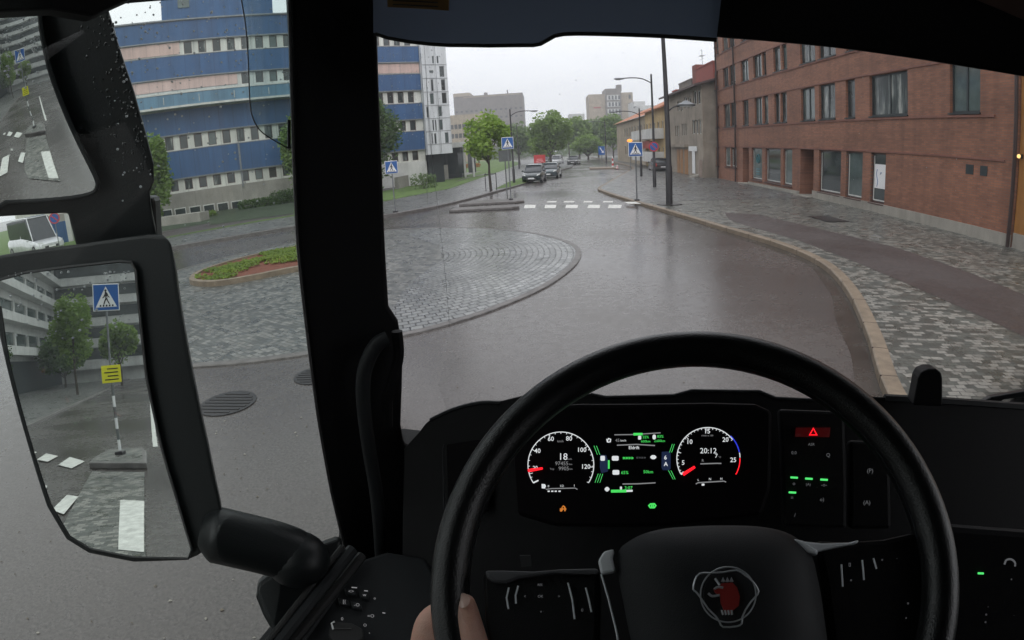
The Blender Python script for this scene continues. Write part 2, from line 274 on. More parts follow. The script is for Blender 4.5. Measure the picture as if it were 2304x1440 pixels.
def smoothline(pts, n=6, closed=False):      # Catmull-Rom through points
    P = [np.array(p, float) for p in pts]; out = []; k = len(P)
    rng = range(k) if closed else range(k-1)
    for i in rng:
        p0 = P[i-1] if (i > 0 or closed) else P[0]; p1 = P[i]; p2 = P[(i+1) % k]; p3 = P[(i+2) % k] if (i+2 < k or closed) else P[-1]
        for j in range(n):
            q = j/n; out.append(.5*((2*p1)+(-p0+p2)*q+(2*p0-5*p1+4*p2-p3)*q*q+(-p0+3*p1-3*p2+p3)*q**3))
    if not closed: out.append(P[-1])
    return out
def sheet(name, poly, z, mat, kind='structure', thick=0.0):
    m_ = MB(); P = [(p[0], p[1], z) for p in poly]
    if thick: m_.prism(P, (0, 0, -thick))
    else: m_.add(P, [tuple(range(len(P)))])
    o = m_.build(name, mat)
    if kind: o['kind'] = kind
    if not thick and o.data.polygons[0].normal.z < 0: o.data.flip_normals()
    return o
def kerb(name, pts, w, z0, z1, mat, side=1):
    P = [np.array(p[:2], float) for p in pts]; m_ = MB(); n = len(P); A = []; B = []
    for i in range(n):
        t_ = P[min(i+1, n-1)]-P[max(i-1, 0)]; t_ /= (np.linalg.norm(t_) or 1); nn = np.array([t_[1], -t_[0]])*side; A.append(P[i]); B.append(P[i]+nn*w)
    V = []
    for i in range(n): V += [(*A[i], z0), (*A[i], z1-.015), (*(A[i]+(B[i]-A[i])*.1), z1), (*B[i], z1), (*B[i], z0)]
    Fs = [(i*5+j, i*5+j+1, (i+1)*5+j+1, (i+1)*5+j) for i in range(n-1) for j in range(4)]
    m_.add(V, Fs); return m_.build(name, mat), B

# ------------------------------------------------------------------ facades
class Fac:
    def __init__(s, O, ang): s.O = np.array([O[0], O[1], 0.0]); s.A = np.array([math.cos(ang), math.sin(ang), 0]); s.N = np.array([s.A[1], -s.A[0], 0])   # N points to the viewer side
    def p(s, a, z, off=0.0): q = s.O+s.A*a+s.N*off; return (q[0], q[1], z)
    def px(s, x, y): q = hitp(x, y, s.O, s.N); return float((q-s.O)@s.A), float(q[2])
    def box(s, m_, a0, a1, z0, z1, o0, o1):
        c = s.p((a0+a1)/2, (z0+z1)/2, (o0+o1)/2); return m_.box(c, (abs(a1-a0), abs(o1-o0), abs(z1-z0)), ax=(s.A, s.N, np.array([0, 0, 1.0])))
def holes(m_, fc, a0, a1, z0, z1, rects, depth=.18, off=0.0):
    xs = sorted({a0, a1, *[v for r_ in rects for v in r_[:2] if a0 < v < a1]}); zs = sorted({z0, z1, *[v for r_ in rects for v in r_[2:4] if z0 < v < z1]})
    for i in range(len(xs)-1):
        for j in range(len(zs)-1):
            ca, cz = (xs[i]+xs[i+1])/2, (zs[j]+zs[j+1])/2
            if any(r_[0] < ca < r_[1] and r_[2] < cz < r_[3] for r_ in rects): continue
            m_.quad(fc.p(xs[i], zs[j], off), fc.p(xs[i+1], zs[j], off), fc.p(xs[i+1], zs[j+1], off), fc.p(xs[i], zs[j+1], off))
    for r_ in rects:
        a, b_, c, d = r_[:4]; D_ = r_[4] if len(r_) > 4 else depth
        for (p, q) in (((a, c), (b_, c)), ((b_, c), (b_, d)), ((b_, d), (a, d)), ((a, d), (a, c))):
            m_.quad(fc.p(p[0], p[1], off), fc.p(q[0], q[1], off), fc.p(q[0], q[1], off-D_), fc.p(p[0], p[1], off-D_))
    return m_
def window(par, fc, a0, a1, z0, z1, rec=.1, fr='frame', pn='pane', mull=0, tr=0, w=.06, name='window', sill=False):
    m_ = MB().use(fr)
    o0, o1 = -rec-.06, -rec
    fc.box(m_, a0, a1, z0, z0+w, o0, o1); fc.box(m_, a0, a1, z1-w, z1, o0, o1); fc.box(m_, a0, a0+w, z0+w, z1-w, o0, o1); fc.box(m_, a1-w, a1, z0+w, z1-w, o0, o1)
    for k in range(mull): c = a0+(a1-a0)*(k+1)/(mull+1); fc.box(m_, c-w*.6, c+w*.6, z0+w, z1-w, o0, o1+.004)
    if tr: fc.box(m_, a0+w, a1-w, z0+(z1-z0)*tr-w/2, z0+(z1-z0)*tr+w/2, o0, o1+.002)
    f = m_.build(name, parent=par)
    q = MB(); fc.box(q, a0+w, a1-w, z0+w, z1-w, o0-.03, o0+.03); q.build('pane', pn, f)
    if sill: q = MB(); fc.box(q, a0-.04, a1+.04, z0-.05, z0-.004, o0, .07); q.build('sill', fr, f)
    return f
def shell(m_, fc, a0, a1, z0, z1, depth):     # back, sides and top of a building
    m_.quad(fc.p(a0, z0), fc.p(a0, z0, -depth), fc.p(a0, z1, -depth), fc.p(a0, z1)); m_.quad(fc.p(a1, z0), fc.p(a1, z0, -depth), fc.p(a1, z1, -depth), fc.p(a1, z1))
    m_.quad(fc.p(a0, z0, -depth), fc.p(a1, z0, -depth), fc.p(a1, z1, -depth), fc.p(a0, z1, -depth)); m_.quad(fc.p(a0, z1), fc.p(a1, z1), fc.p(a1, z1, -depth), fc.p(a0, z1, -depth)); return m_

# ------------------------------------------------------------------ ground, road and pavements
road = sheet('road', [(-400, -150), (400, -150), (400, 900), (-400, 900)], 0, 'asphalt')
KR = smoothline([(3.0, -30), (3.0, -6), (3.05, 1.5), (3.25, 3.6), (3.75, 5.4), (4.6, 7.3), (5.6, 9.8), (6.2, 12.1), (6.2, 14.5), (5.55, 18.3), (4.75, 23.7), (4.05, 28.5), (3.5, 33.5), (3.45, 36.8), (4.5, 41.5), (6.4, 49.9), (8.8, 60), (10.6, 68.2), (11.6, 82), (12.3, 110), (12.6, 160)], 6)
ko, KB = kerb('kerb', KR, .21, 0, .13, 'kerb', 1); ko['kind'] = 'structure'
gm_ = MB(); gp_ = [np.array(p[:2]) for p in KR if -4 < p[1] < 37]; V = []; rr = random.Random(4)
for i in range(len(gp_)):
    t_ = gp_[min(i+1, len(gp_)-1)]-gp_[max(i-1, 0)]; t_ /= np.linalg.norm(t_); nn = np.array([-t_[1], t_[0]]); V += [(*(gp_[i]+nn*.004), .003), (*(gp_[i]+nn*(.30+.05*math.sin(i*.31)+.03*math.sin(i*.83))), .003)]
gm_.add(V, [(2*i, 2*i+2, 2*i+3, 2*i+1) for i in range(len(gp_)-1)]); MAT['gutter'] = asphalt('wet_gutter', (.040, .035, .031), (.070, .061, .053), .12, .34, .8); o = gm_.build('gutter', 'gutter'); o['kind'] = 'structure'
if o.data.polygons[0].normal.z < 0: o.data.flip_normals()
kj = MB(); acc = 0.0
for i in range(1, len(KR)-1):
    acc += float(np.linalg.norm(np.array(KR[i])-np.array(KR[i-1])))
    if acc > 1.0 and KR[i][1] < 45:
        acc = 0.0; a_, b_ = np.array(KR[i]), np.array(KB[i]); d_ = (b_-a_)/np.linalg.norm(b_-a_); t_ = np.array([-d_[1], d_[0]])*.006; a_ = a_-d_*.003; kj.box((*(a_+b_)/2, .066), (float(np.linalg.norm(b_-a_)), .012, .131), rz=math.atan2(d_[1], d_[0]))
o = kj.build('kerb_joints', 'pipe'); o['kind'] = 'structure'
pv = sheet('pavement', [tuple(p) for p in KB]+[(60, 160), (60, -30)], .12, 'pave')
BANDL = [(1640, 494), (1674, 506), (1797, 541), (1901, 580), (2058, 646), (2304, 757), (2420, 815)]; BANDU = [(1630, 478), (1709, 483), (1762, 496), (1866, 520), (2023, 559), (2163, 607), (2304, 663), (2420, 712)]
bd = sheet('footpath', [G(x, y, .124)[:2] for x, y in BANDL]+[G(x, y, .124)[:2] for x, y in BANDU[::-1]], .124, 'path')
fp = [p for p in KB if 26 < p[1] < 159]
sheet('far_pavement', [tuple(p) for p in fp]+[(16, 159), (16, 27.5)], .128, 'pave2')
# central traversable island of setts and its curved tip
OC = (-4.1, 14.7)
OV = smoothline([(-5.3, 7.2), (-3.6, 7.6), (-2.3, 8.3), (-1.6, 8.85), (-.8, 9.8), (.1, 11.4), (.8, 13.8), (.8, 16.1), (-.4, 18.7), (-2.8, 20.9), (-6.1, 21.9), (-9.2, 20.6), (-11.6, 17), (-12.0, 13), (-10.0, 9), (-7.6, 7.4)], 8, True)
sheet('cobbled_island', [tuple(p) for p in OV], .02, 'oval')
def ring_mat():
    m_, t_, b_ = newmat('curved_setts'); v_ = coords(t_); s_ = t_.nodes.new('ShaderNodeSeparateXYZ'); t_.links.new(v_, s_.inputs[0])
    def mth(op, a, b=None):
        n_ = t_.nodes.new('ShaderNodeMath'); n_.operation = op
        for i, q in enumerate((a, b)):
            if q is None: continue
            if isinstance(q, (int, float)): n_.inputs[i].default_value = q
            else: t_.links.new(q, n_.inputs[i])
        return n_.outputs[0]
    x_ = mth('SUBTRACT', s_.outputs[0], OC[0]); y_ = mth('SUBTRACT', s_.outputs[1], OC[1]+.2); yy = mth('MULTIPLY', y_, .80)
    r_ = mth('SQRT', mth('ADD', mth('MULTIPLY', x_, x_), mth('MULTIPLY', yy, yy))); a_ = mth('MULTIPLY', mth('ARCTAN2', yy, x_), 5.2)
    cb = t_.nodes.new('ShaderNodeCombineXYZ'); t_.links.new(a_, cb.inputs[0]); t_.links.new(r_, cb.inputs[1])
    br = t_.nodes.new('ShaderNodeTexBrick'); br.inputs['Scale'].default_value = 1; br.inputs['Brick Width'].default_value = .21; br.inputs['Row Height'].default_value = .15; br.inputs['Mortar Size'].default_value = .013
    br.inputs['Mortar Smooth'].default_value = .2; br.inputs['Color1'].default_value = (.15, .155, .155, 1); br.inputs['Color2'].default_value = (.25, .255, .25, 1); br.inputs['Mortar'].default_value = (.03, .03, .03, 1); t_.links.new(cb.outputs[0], br.inputs['Vector'])
    c_ = mixc(t_, br.outputs['Color'], ramp(t_, noise(t_, v_, .6, 4), [(.3, .75), (.7, 1.15)]), 1., 'MULTIPLY'); t_.links.new(c_, b_.inputs['Base Color'])
    t_.links.new(ramp(t_, noise(t_, v_, 3, 4), [(.35, .2), (.65, .42)]), b_.inputs['Roughness']); bump(t_, b_, ramp(t_, br.outputs['Fac'], [(0, 1.), (1, 0.)]), .8, .03); return m_
MAT['ring'] = ring_mat()
tip = [tuple(p) for p in OV if p[0] > -4.6 and p[1] > 8.0]
tip = sorted(tip, key=lambda p: math.atan2(p[1]-14.7, p[0]+4.6))
sheet('cobbled_tip', tip+[(-4.9, 20.0), (-3.2, 17), (-2.7, 14.7), (-3.0, 12.2)], .026, 'ring')
ko, _ = kerb('island_edging', [tuple(p) for p in OV]+[tuple(OV[0])], .15, 0, .032, 'kerbd', -1); ko['kind'] = 'structure'
# planter in the island
PL = [G(x, y, .16)[:2] for x, y in ((428, 630), (436, 614), (480, 596), (560, 574), (668, 552), (760, 546), (815, 560), (790, 580), (668, 600), (560, 621), (480, 633))]
PLs = smoothline(PL, 5, True)
bed = empty('planter_bed', (PL[5][0], PL[5][1], 0), 'long kerbed planting bed of red soil in the cobbled island, seen through the side window', 'flower bed')
c0 = np.mean([p for p in PLs], 0); org = np.array([bed.location[0], bed.location[1]])
ring = MB(); n = len(PLs); inn = [p+(c0-p)*(.17/np.linalg.norm(c0-p)) for p in PLs]
V = []
for p, q in zip(PLs, inn): V += [(*(p-org), 0), (*(p-org), .16), (*(q-org), .165), (*(q-org), .05)]
ring.add(V, [(i*4+j, i*4+j+1, ((i+1) % n)*4+j+1, ((i+1) % n)*4+j) for i in range(n) for j in range(3)]); ring.build('kerb_ring', 'kerb', bed)
so = MB(); so.add([(*(q-org), .11) for q in inn], [tuple(range(n))]); so.build('soil', 'soil', bed)
sd_ = MB(); rr = random.Random(3)
def inside(p, poly):
    c = False; j = len(poly)-1
    for i in range(len(poly)):
        if (poly[i][1] > p[1]) != (poly[j][1] > p[1]) and p[0] < (poly[j][0]-poly[i][0])*(p[1]-poly[i][1])/(poly[j][1]-poly[i][1])+poly[i][0]: c = not c
        j = i
    return c
inn2 = [tuple(q) for q in inn]; xs_ = [q[0] for q in inn2]; ys_ = [q[1] for q in inn2]
clumps = []
while len(clumps) < 42:
    p = (rr.uniform(min(xs_), max(xs_)), rr.uniform(min(ys_), max(ys_)))
    if inside(p, inn2): clumps.append((p, rr.uniform(.25, .6)))
for (p, r_) in clumps:
    for _ in range(int(260*r_)):
        a = rr.uniform(0, 6.28); d_ = r_*math.sqrt(rr.random()); x_, y_ = p[0]+d_*math.cos(a), p[1]+d_*math.sin(a)*.7
        if not inside((x_, y_), inn2): continue
        h_ = rr.uniform(.03, .09); s_ = rr.uniform(.03, .06); b_ = rr.uniform(0, 3.14)
        dx, dy = s_*math.cos(b_), s_*math.sin(b_); z_ = .12
        sd_.add([(x_-dx, y_-dy, z_+h_*.5), (x_+dy*.8, y_-dx*.8, z_+h_), (x_+dx, y_+dy, z_+h_*.6), (x_-dy*.8, y_+dx*.8, z_+h_*1.2)], [(0, 1, 2, 3)])
tag(sd_.build('ground_cover', 'sedum'), 'low yellow-green sedum clumps growing on the red soil of the planting bed', 'ground cover', kind='stuff')
# crossing stripes
ps = MB()
def stripe(xa, xb, ya, yb): 
    a, b_, c, d = G(xa, yb), G(xb, yb), G(xb+2, ya), G(xa+2, ya); ps.quad(*[(q[0], q[1], .004) for q in (a, b_, c, d)])
for xa, xb in ((1179, 1204), (1225, 1250), (1272, 1299), (1322, 1349), (1368, 1397)): stripe(xa, xb, 461.0, 468.5)
for xa, xb in ((1230, 1251), (1268, 1291), (1312, 1332), (1356, 1378)): stripe(xa, xb, 452.5, 455.6)
o = ps.build('crossing_stripes', 'paint'); o['kind'] = 'structure'
sl = MB(); a, b_, c, d = [G(x, y, .13) for x, y in ((1413, 458), (1443, 459), (1430, 454), (1404, 454.5))]; sl.quad(*[(q[0], q[1], .134) for q in (a, b_, c, d)]); o = sl.build('crossing_slab', 'paint'); o['kind'] = 'structure'
def island(name, pts, h, lab, kind='structure', mt='kerbd'):
    o = sheet(name, pts, h, mt, kind, thick=h); b_ = o.modifiers.new('bevel', 'BEVEL'); b_.width = .03; b_.segments = 2; return o
island('traffic_island', [(-4.5, 27.15), (-4.2, 26.95), (-1.5, 26.75), (-1.15, 26.95), (-1.2, 27.7), (-1.6, 27.85), (-4.3, 28.1)], .13, '')
island('traffic_island', [(-4.4, 29.9), (-1.4, 29.7), (-1.0, 29.95), (-1.1, 31.1), (-1.6, 31.5), (-4.0, 31.7)], .13, '')
island('traffic_island', [(5.7, 70.0), (8.9, 69.0), (9.0, 71), (8.4, 74), (6.0, 74.6)], .16, '', mt='kerb')
# left pavement, lawn and paths
KL = [G(x, y)[:2] for x, y in ((395, 560), (660, 515), (865, 489), (925, 479), (985, 468), (1060, 450), (1120, 433), (1179, 416), (1205, 404), (1250, 388), (1288, 377))]
KL = [(-52, -2.2)]+[tuple(p) for p in KL]
KLs = smoothline(KL, 4); ko, KLB = kerb('kerb', KLs, .2, 0, .13, 'kerbd', -1); ko['kind'] = 'structure'
sheet('left_pavement', [tuple(p) for p in KLB]+[(7, 110), (-2, 160), (-60, 160), (-130, 60), (-90, -25)], .12, 'pave2')
LW = [G(x, y, .13)[:2] for x, y in ((389, 533), (661, 486), (864, 453), (1014, 424), (1080, 401), (1127, 385), (1167, 370), (1166, 365), (1120, 357))]
sheet('lawn', [tuple(p) for p in LW]+[(-60, 230), (-110, 120), (-100, 5)], .135, 'grass')
sheet('lawn', [G(x, y, .13)[:2] for x, y in ((1112, 426), (1145, 409), (1182, 397), (1232, 382), (1246, 386), (1186, 410), (1150, 420))], .136, 'grass')
def px_sheet(name, px, z, mat): return sheet(name, [G(x, y, z)[:2] for x, y in px], z, mat)
px_sheet('garden_path', [(990, 425), (1040, 402), (1090, 391), (1112, 390), (1064, 397), (1020, 411), (985, 428)], .142, 'path')
px_sheet('garden_path', [(1000, 398), (1050, 388), (1085, 385), (1060, 391), (1010, 404)], .142, 'path')
px_sheet('forecourt', [(860, 430), (950, 413), (1000, 398), (1060, 372), (1040, 362), (940, 366), (860, 385)], .141, 'path')
px_sheet('forecourt', [(300, 548), (661, 483), (661, 470), (520, 492), (470, 500), (300, 530)], .141, 'path')
px_sheet('slope_ground', [(300, 532), (470, 502), (661, 470), (661, 440), (300, 480)], .150, 'bank')
db = MB(); rr = random.Random(77)
for _ in range(520):
    x_, y_ = rr.uniform(-11, 4), rr.uniform(.5, 1)*rr.uniform(1.0, 9.0)*1.3
    if rr.random() < .35: x_, y_ = rr.uniform(-9, -1.5), rr.uniform(-1, 6)
    s_ = rr.uniform(.006, .020); a = rr.uniform(0, 3.14); dx, dy = s_*math.cos(a), s_*math.sin(a); k = rr.uniform(.35, .9)
    db.use(('petal', 'petald')[rr.random() < .45]); z0 = .004+.02*(inside((x_, y_), [tuple(p[:2]) for p in OV]))
    db.add([(x_-dx, y_-dy, z0), (x_+dy*k, y_-dx*k, z0+.004), (x_+dx, y_+dy, z0+.001), (x_-dy*k, y_+dx*k, z0+.006), (x_, y_, z0+.010)], [(0, 1, 4), (1, 2, 4), (2, 3, 4), (3, 0, 4)])
tag(db.build('fallen_petals'), 'small pale petals and grit scattered over the wet asphalt beside the truck', 'petals', kind='stuff')
# manhole covers
def manhole(x, y, r, lab):
    g = G(x, y); m_ = MB(); P = [(g[0]+r*math.cos(a), g[1]+r*math.sin(a), .006) for a in np.linspace(0, 2*math.pi, 28, endpoint=False)]; m_.prism(P, (0, 0, .006))
    for k in range(-3, 4):
        hw = math.sqrt(max(0, (r*.86)**2-(k*r*.24)**2)); m_.box((g[0], g[1]+k*r*.24, .014), (2*hw, r*.10, .008))
    tag(m_.build('manhole_cover', 'iron'), lab, 'manhole cover')
manhole(512, 908, .38, 'round iron manhole cover in the asphalt just right of the big mirror'); manhole(715, 845, .33, 'iron manhole cover half hidden behind the windscreen pillar')
g = G(1862, 493, .12); mc = MB(); mc.box((g[0], g[1], .138), (.9, 1.6, .012)); tag(mc.build('drain_cover', 'iron'), 'dark rectangular cover in the sett pavement below the white poster window', 'drain cover')

# ------------------------------------------------------------------ red brick building on the right
BR = Fac((13.5, 0), R(90)); BR.N = np.array([-1.0, 0, 0])
bb = empty('brick_building', (13.5, 30, 0), 'long four-storey red brick building with dark windows lining the right pavement', 'building')
bb.location = (0, 0, 0)
Y0, Y1 = 13.75, 43.9
c5 = lambda x, y: (1580+x/2.88, 60+y/2.88)
sY = lambda x, y: BR.px(*c5(x, y))[0]
rowB = [(90, 110, 600), (140, 180, 590), (183, 220, 590), (262, 300, 570), (340, 388, 550), (395, 428, 545), (468, 503, 535), (510, 548, 530), (640, 730, 500), (757, 862, 480), (930, 990, 460), (1085, 1332, 430), (1605, 1802, 420)]
rowC = [(80, 105, 380), (135, 170, 350), (175, 215, 330), (250, 300, 290), (330, 385, 250), (390, 414, 240), (460, 505, 190), (515, 548, 180), (632, 730, 130), (750, 862, 90), (930, 1000, 60)]
rowD = [(80, 105, 150), (130, 165, 120), (170, 208, 100), (250, 300, 60)]
shops = [(90, 110, 820), (147, 182, 830), (187, 222, 835), (320, 388, 880), (410, 508, 890), (525, 583, 910), (755, 898, 950), (930, 1037, 970), (1090, 1186, 990)]
W_ = []
for row, z0, z1, sl_ in ((rowB, 3.97, 5.62, 1), (rowC, 6.87, 8.25, 1), (rowD, 9.5, 10.9, 1)):
    for xa, xb, yy in row: W_.append((min(sY(xa, yy), sY(xb, yy)), max(sY(xa, yy), sY(xb, yy)), z0, z1, row))
G_ = []
for i, (xa, xb, yy) in enumerate(shops): a, b_ = sorted((sY(xa, yy), sY(xb, yy))); G_.append((a, b_, 1.08 if i < 3 else .48, 2.5, i))
doors = []
for xa, xb in ((262, 302), (635, 722)): a, b_ = sorted((sY(xa, 900), sY(xb, 900))); doors.append((a, b_))
rects = [(a, b_, z0, z1, .22) for a, b_, z0, z1, _ in W_]+[(a, b_, z0, z1, .16) for a, b_, z0, z1, _ in G_]+[(a, b_, .02, 2.5, .9) for a, b_ in doors]
vents = [(*sorted((sY(1712, 890), sY(1760, 895))), 2.05, 2.35), (*sorted((sY(1805, 900), sY(1850, 905))), 2.05, 2.35)]
wm = MB(); holes(wm, BR, Y0, Y1, -.3, 13.2, rects); shell(wm, BR, Y0, Y1, -.3, 13.2, 14); wm.build('wall', 'brick', bb)
cs = MB()                                     # projecting brick courses
for z_ in (3.86, 6.78, 9.4): BR.box(cs, Y0+1.0, Y1, z_-.035, z_+.035, 0, .05)
for z_ in (2.56, 5.68, 8.3): BR.box(cs, Y0+.5, Y1, z_-.03, z_+.03, 0, .035)
cs.build('brick_course', plain('course_brick', (.20, .085, .06), .7), bb)
pl_ = MB()
segs = sorted([(Y0-.02, doors[1][0], .48), (doors[1][1], doors[0][0], .30), (doors[0][1], Y1+.02, .10)])
for a, b_, zt in segs: BR.box(pl_, min(a, b_), max(a, b_), -.35, zt, 0, .06)
pl_.build('plinth', 'plinth', bb)
for i, (a, b_, z0, z1, row) in enumerate(W_):
    wd = b_-a; window(bb, BR, a, b_, z0, z1, .12, 'frame', ('panel_', 'panec', 'pane', 'panec')[i % 4], mull=1 if wd > 1.1 else 0, w=.075, sill=True)
for a, b_, z0, z1, i in G_:
    f = window(bb, BR, a, b_, z0, z1, .10, 'frameb', 'panel_' if i % 2 else 'pane', w=.06, name='shop_window', sill=True)
    iw = MB(); BR.box(iw, a+.09, b_-.09, z0+.09, z0+.14, -.13, -.105); BR.box(iw, a+.09, a+.13, z0+.14, z1-.12, -.13, -.105); BR.box(iw, b_-.13, b_-.09, z0+.14, z1-.12, -.13, -.105); iw.build('white_trim', 'framew', f)
for a, b_ in doors:
    dm = MB().use('brick'); BR.box(dm, a, b_, .02, 2.5, -.95, -.88); dm.use('frameb'); BR.box(dm, a+.15, b_-.15, .05, 2.2, -.88, -.84); dm.build('door', parent=bb)
    st = MB(); BR.box(st, a-.1, b_+.1, .0, .17, -.88, .35); st.build('door_step', 'plinth', bb)
for v_ in vents: q = MB(); BR.box(q, *v_, 0, .02); q.build('wall_vent', 'frame', bb)
for x_, y_ in ((1653, 90), (1613, 91)):      # rain pipes
    s_ = BR.px(x_+3, 250)[0]; q = MB(); q.tube([BR.p(s_, 0.0, .1), BR.p(s_, 13, .1)], .055, 8)
    for z_ in (1, 4, 7, 10): BR.box(q, s_-.09, s_+.09, z_, z_+.06, 0, .17)
    q.build('rain_pipe', 'pipe', bb)
q = MB(); s_ = Y0+.02; q.tube([BR.p(s_, 0, .08), BR.p(s_, 13, .08)], .06, 8); q.build('rain_pipe', 'pipe', bb)
# window contents: poster with face outline, round shop logo
a, b_, z0, z1, _ = G_[8]; pc = MB(); BR.box(pc, a+.12, b_-.15, z0+.6, z1-.45, -.155, -.14)
BR.box(pc, a+.12, b_-.15, z0+.6, z1-.45, -.12, -.112); po = pc.build('window_poster', 'signwhite'); tag(po, 'white poster with a blue line drawing in the shop window nearest the driver', 'poster')
ln = MB(); cy, cz = (a+b_)/2, (z0+z1)/2
ln.tube([BR.p(cy+.22+.05*math.sin(k*.9), cz+.35-k*.1, -.105) for k in range(8)], .012, 5); ln.tube([BR.p(cy+.02*k-.1, cz+.2+.05*math.sin(k), -.105) for k in range(6)], .01, 5); ln.build('line_drawing', 'signblue', po)
a, b_, z0, z1, _ = G_[3]; lg = MB(); cy, cz = (a+b_)/2, z0+1.35
lg.tube([BR.p(cy+.26*math.cos(k*.3), cz+.26*math.sin(k*.3), -.09) for k in range(21)], .035, 6, closed=True); lg.tube([BR.p(cy, cz-.12, -.09), BR.p(cy, cz+.12, -.09)], .04, 6)
for k in range(3): BR.box(lg, cy-.3, cy+.3, z0+.35+k*.16, z0+.42+k*.16, -.095, -.085)
tag(lg.build('window_logo', plain('teal', (.02, .16, .19), .5)), 'teal ring logo with lettering strips on the left shop window', 'shop logo')
# ochre entrance wall beyond the corner
oc = empty('ochre_entrance', (0, 0, 0), 'ochre entrance wall with a lit lamp at the right edge of the view', 'building')
q = MB(); BR.box(q, 4, 13.7, .55, 6, -.25, -.05); q.build('wall', 'ochre', oc); q = MB(); BR.box(q, 4, 13.66, -.1, .55, -.25, 0.0); q.build('plinth', 'plinth', oc)
q = MB(); BR.box(q, 12.9, 13.35, 3.9, 5.4, -.05, .0); q.build('window', 'warm', oc) if False else q.build('window', plain('amber_glass', (.5, .35, .08), .3), oc)
s_, z_ = BR.px(2298, 352); lp = empty('wall_lamp', BR.p(s_, z_, .1), 'small lit wall lamp beside the brick corner at the right edge', 'lamp')
q = MB(); q.ball((0, 0, 0), .06); q.build('bulb', 'warm', lp); q = MB(); q.box((.07, 0, .0), (.1, .1, .12)); q.build('bracket', 'black', lp)

# ------------------------------------------------------------------ beige house, chimneys
BE = Fac((12.5, 0), R(90)); BE.N = np.array([-1.0, 0, 0])
hb = empty('beige_house', (0, 0, 0), 'grey-beige three-storey house with a long dark roof left of the red brick building', 'building')
b0 = BE.px(1581, 290)[0]; b1 = BE.px(1502, 300)[0]
c4 = lambda x, y: (1200+x/3.27, 60+y/3.27)
rc = []
def addw(lst, y0, y1):
    for xa, xb in lst:
        a = BE.px(*c4(xb, (y0+y1)/2)); b_ = BE.px(*c4(xa, (y0+y1)/2)); zt = BE.px(*c4((xa+xb)/2, y0))[1]; zb = BE.px(*c4((xa+xb)/2, y1))[1]; rc.append((a[0], b_[0], zb, zt))
addw([(1175, 1200), (1205, 1228)], 470, 570); addw([(1110, 1130), (1140, 1158)], 520, 600); addw([(1060, 1075), (1085, 1100)], 550, 620)
addw([(1168, 1188), (1193, 1212), (1217, 1234)], 685, 790); addw([(1092, 1103), (1106, 1117), (1120, 1130)], 715, 800); addw([(1045, 1055), (1058, 1070)], 730, 805)
wm = MB(); holes(wm, BE, b0, b1, -.4, 7.5, rc); shell(wm, BE, b0, b1, -.4, 7.5, 10); wm.build('wall', 'beige', hb)
for r_ in rc: window(hb, BE, *r_, .1, 'framew', 'pane', w=.06)
q = MB().use('roof'); V = [BE.p(b0-.5, 7.35, .7), BE.p(b1+.4, 7.35, .7), BE.p(b1+.4, 8.9, -5), BE.p(b0-.5, 8.9, -5), BE.p(b0-.5, 7.35, -10.7), BE.p(b1+.4, 7.35, -10.7)]
q.add(V+[(p[0], p[1], p[2]-.16) for p in V], [(0, 1, 2, 3), (3, 2, 5, 4), (6, 7, 8, 9), (9, 8, 11, 10), (0, 1, 7, 6), (0, 3, 9, 6), (3, 4, 10, 9), (1, 2, 8, 7), (2, 5, 11, 8)]); rf = q.build('roof', parent=hb)
for (xa, xb, yt, yb), mt in zip(((1564, 1604, 138, 172), (1527, 1555, 178, 205), (1512, 1521, 203, 215)), ('brick', 'roof', 'brick')):
    X_ = 14.6; pa = hitp(xa, yb, (X_, 0, 0), (1, 0, 0)); pb = hitp(xb, yb, (X_, 0, 0), (1, 0, 0)); zt = hitp(xb, yt, (X_, 0, 0), (1, 0, 0))[2]
    q = MB(); q.box((X_+.6, (pa[1]+pb[1])/2, (zt+7.6)/2), (1.1, abs(pa[1]-pb[1]), zt-7.6)); q.box((X_+.6, (pa[1]+pb[1])/2, zt+.04), (1.22, abs(pa[1]-pb[1])+.12, .12)); q.build('chimney', plain('chimney_red', (.26, .06, .045), .8) if mt == 'brick' else 'farbrown', rf)
pa = hitp(1562, 160, (14.6, 0, 0), (1, 0, 0)); zt = hitp(1562, 145, (14.6, 0, 0), (1, 0, 0))[2]; q = MB(); q.box((15.2, pa[1]+.5, (zt+7.6)/2), (1.0, 1.3, zt-7.6)); q.build('chimney', plain('chimney_red_dark', (.20, .06, .045), .8), rf)
p = hitp(1580, 136, (15, 0, 0), (1, 0, 0)); q = MB(); q.tube([(p[0], p[1], p[2]-2), (p[0], p[1], p[2]+1.0)], .025, 6)
for z_, l_ in ((.1, 1.1), (.4, .8), (.95, .6)): q.tube([(p[0]-.1, p[1]-l_/2, p[2]+z_), (p[0]-.1, p[1]+l_/2, p[2]+z_)], .015, 5)
for k in range(5): q.tube([(p[0]-.25, p[1]-.4+k*.2, p[2]+.42), (p[0]+.2, p[1]-.4+k*.2, p[2]+.42)], .01, 4)
q.build('roof_antenna', 'metal', hb)
for xa, xb in ((1060, 1078), (1085, 1102), (1115, 1138)):
    a = BE.px(*c4(xb, 1000))[0]; b_ = BE.px(*c4(xa, 1000))[0]; q = MB(); BE.box(q, a, b_, .15, 2.3, .0, .03); q.build('shop_door', 'ochre', hb)
a = BE.px(*c4(1140, 870))[0]; q = MB(); BE.box(q, a, b1-.5, 2.5, 2.75, 0, .35); q.build('awning_ledge', 'beige', hb)
s0, s1 = BE.px(*c4(1208, 895))[0], BE.px(*c4(1152, 895))[0]; q = MB(); BE.box(q, s0, s1, BE.px(1560, 340)[1], BE.px(1560, 329)[1], .03, .12); tag(q.build('shop_sign', 'signwhite'), 'white shop sign board above the doors of the beige house', 'sign')
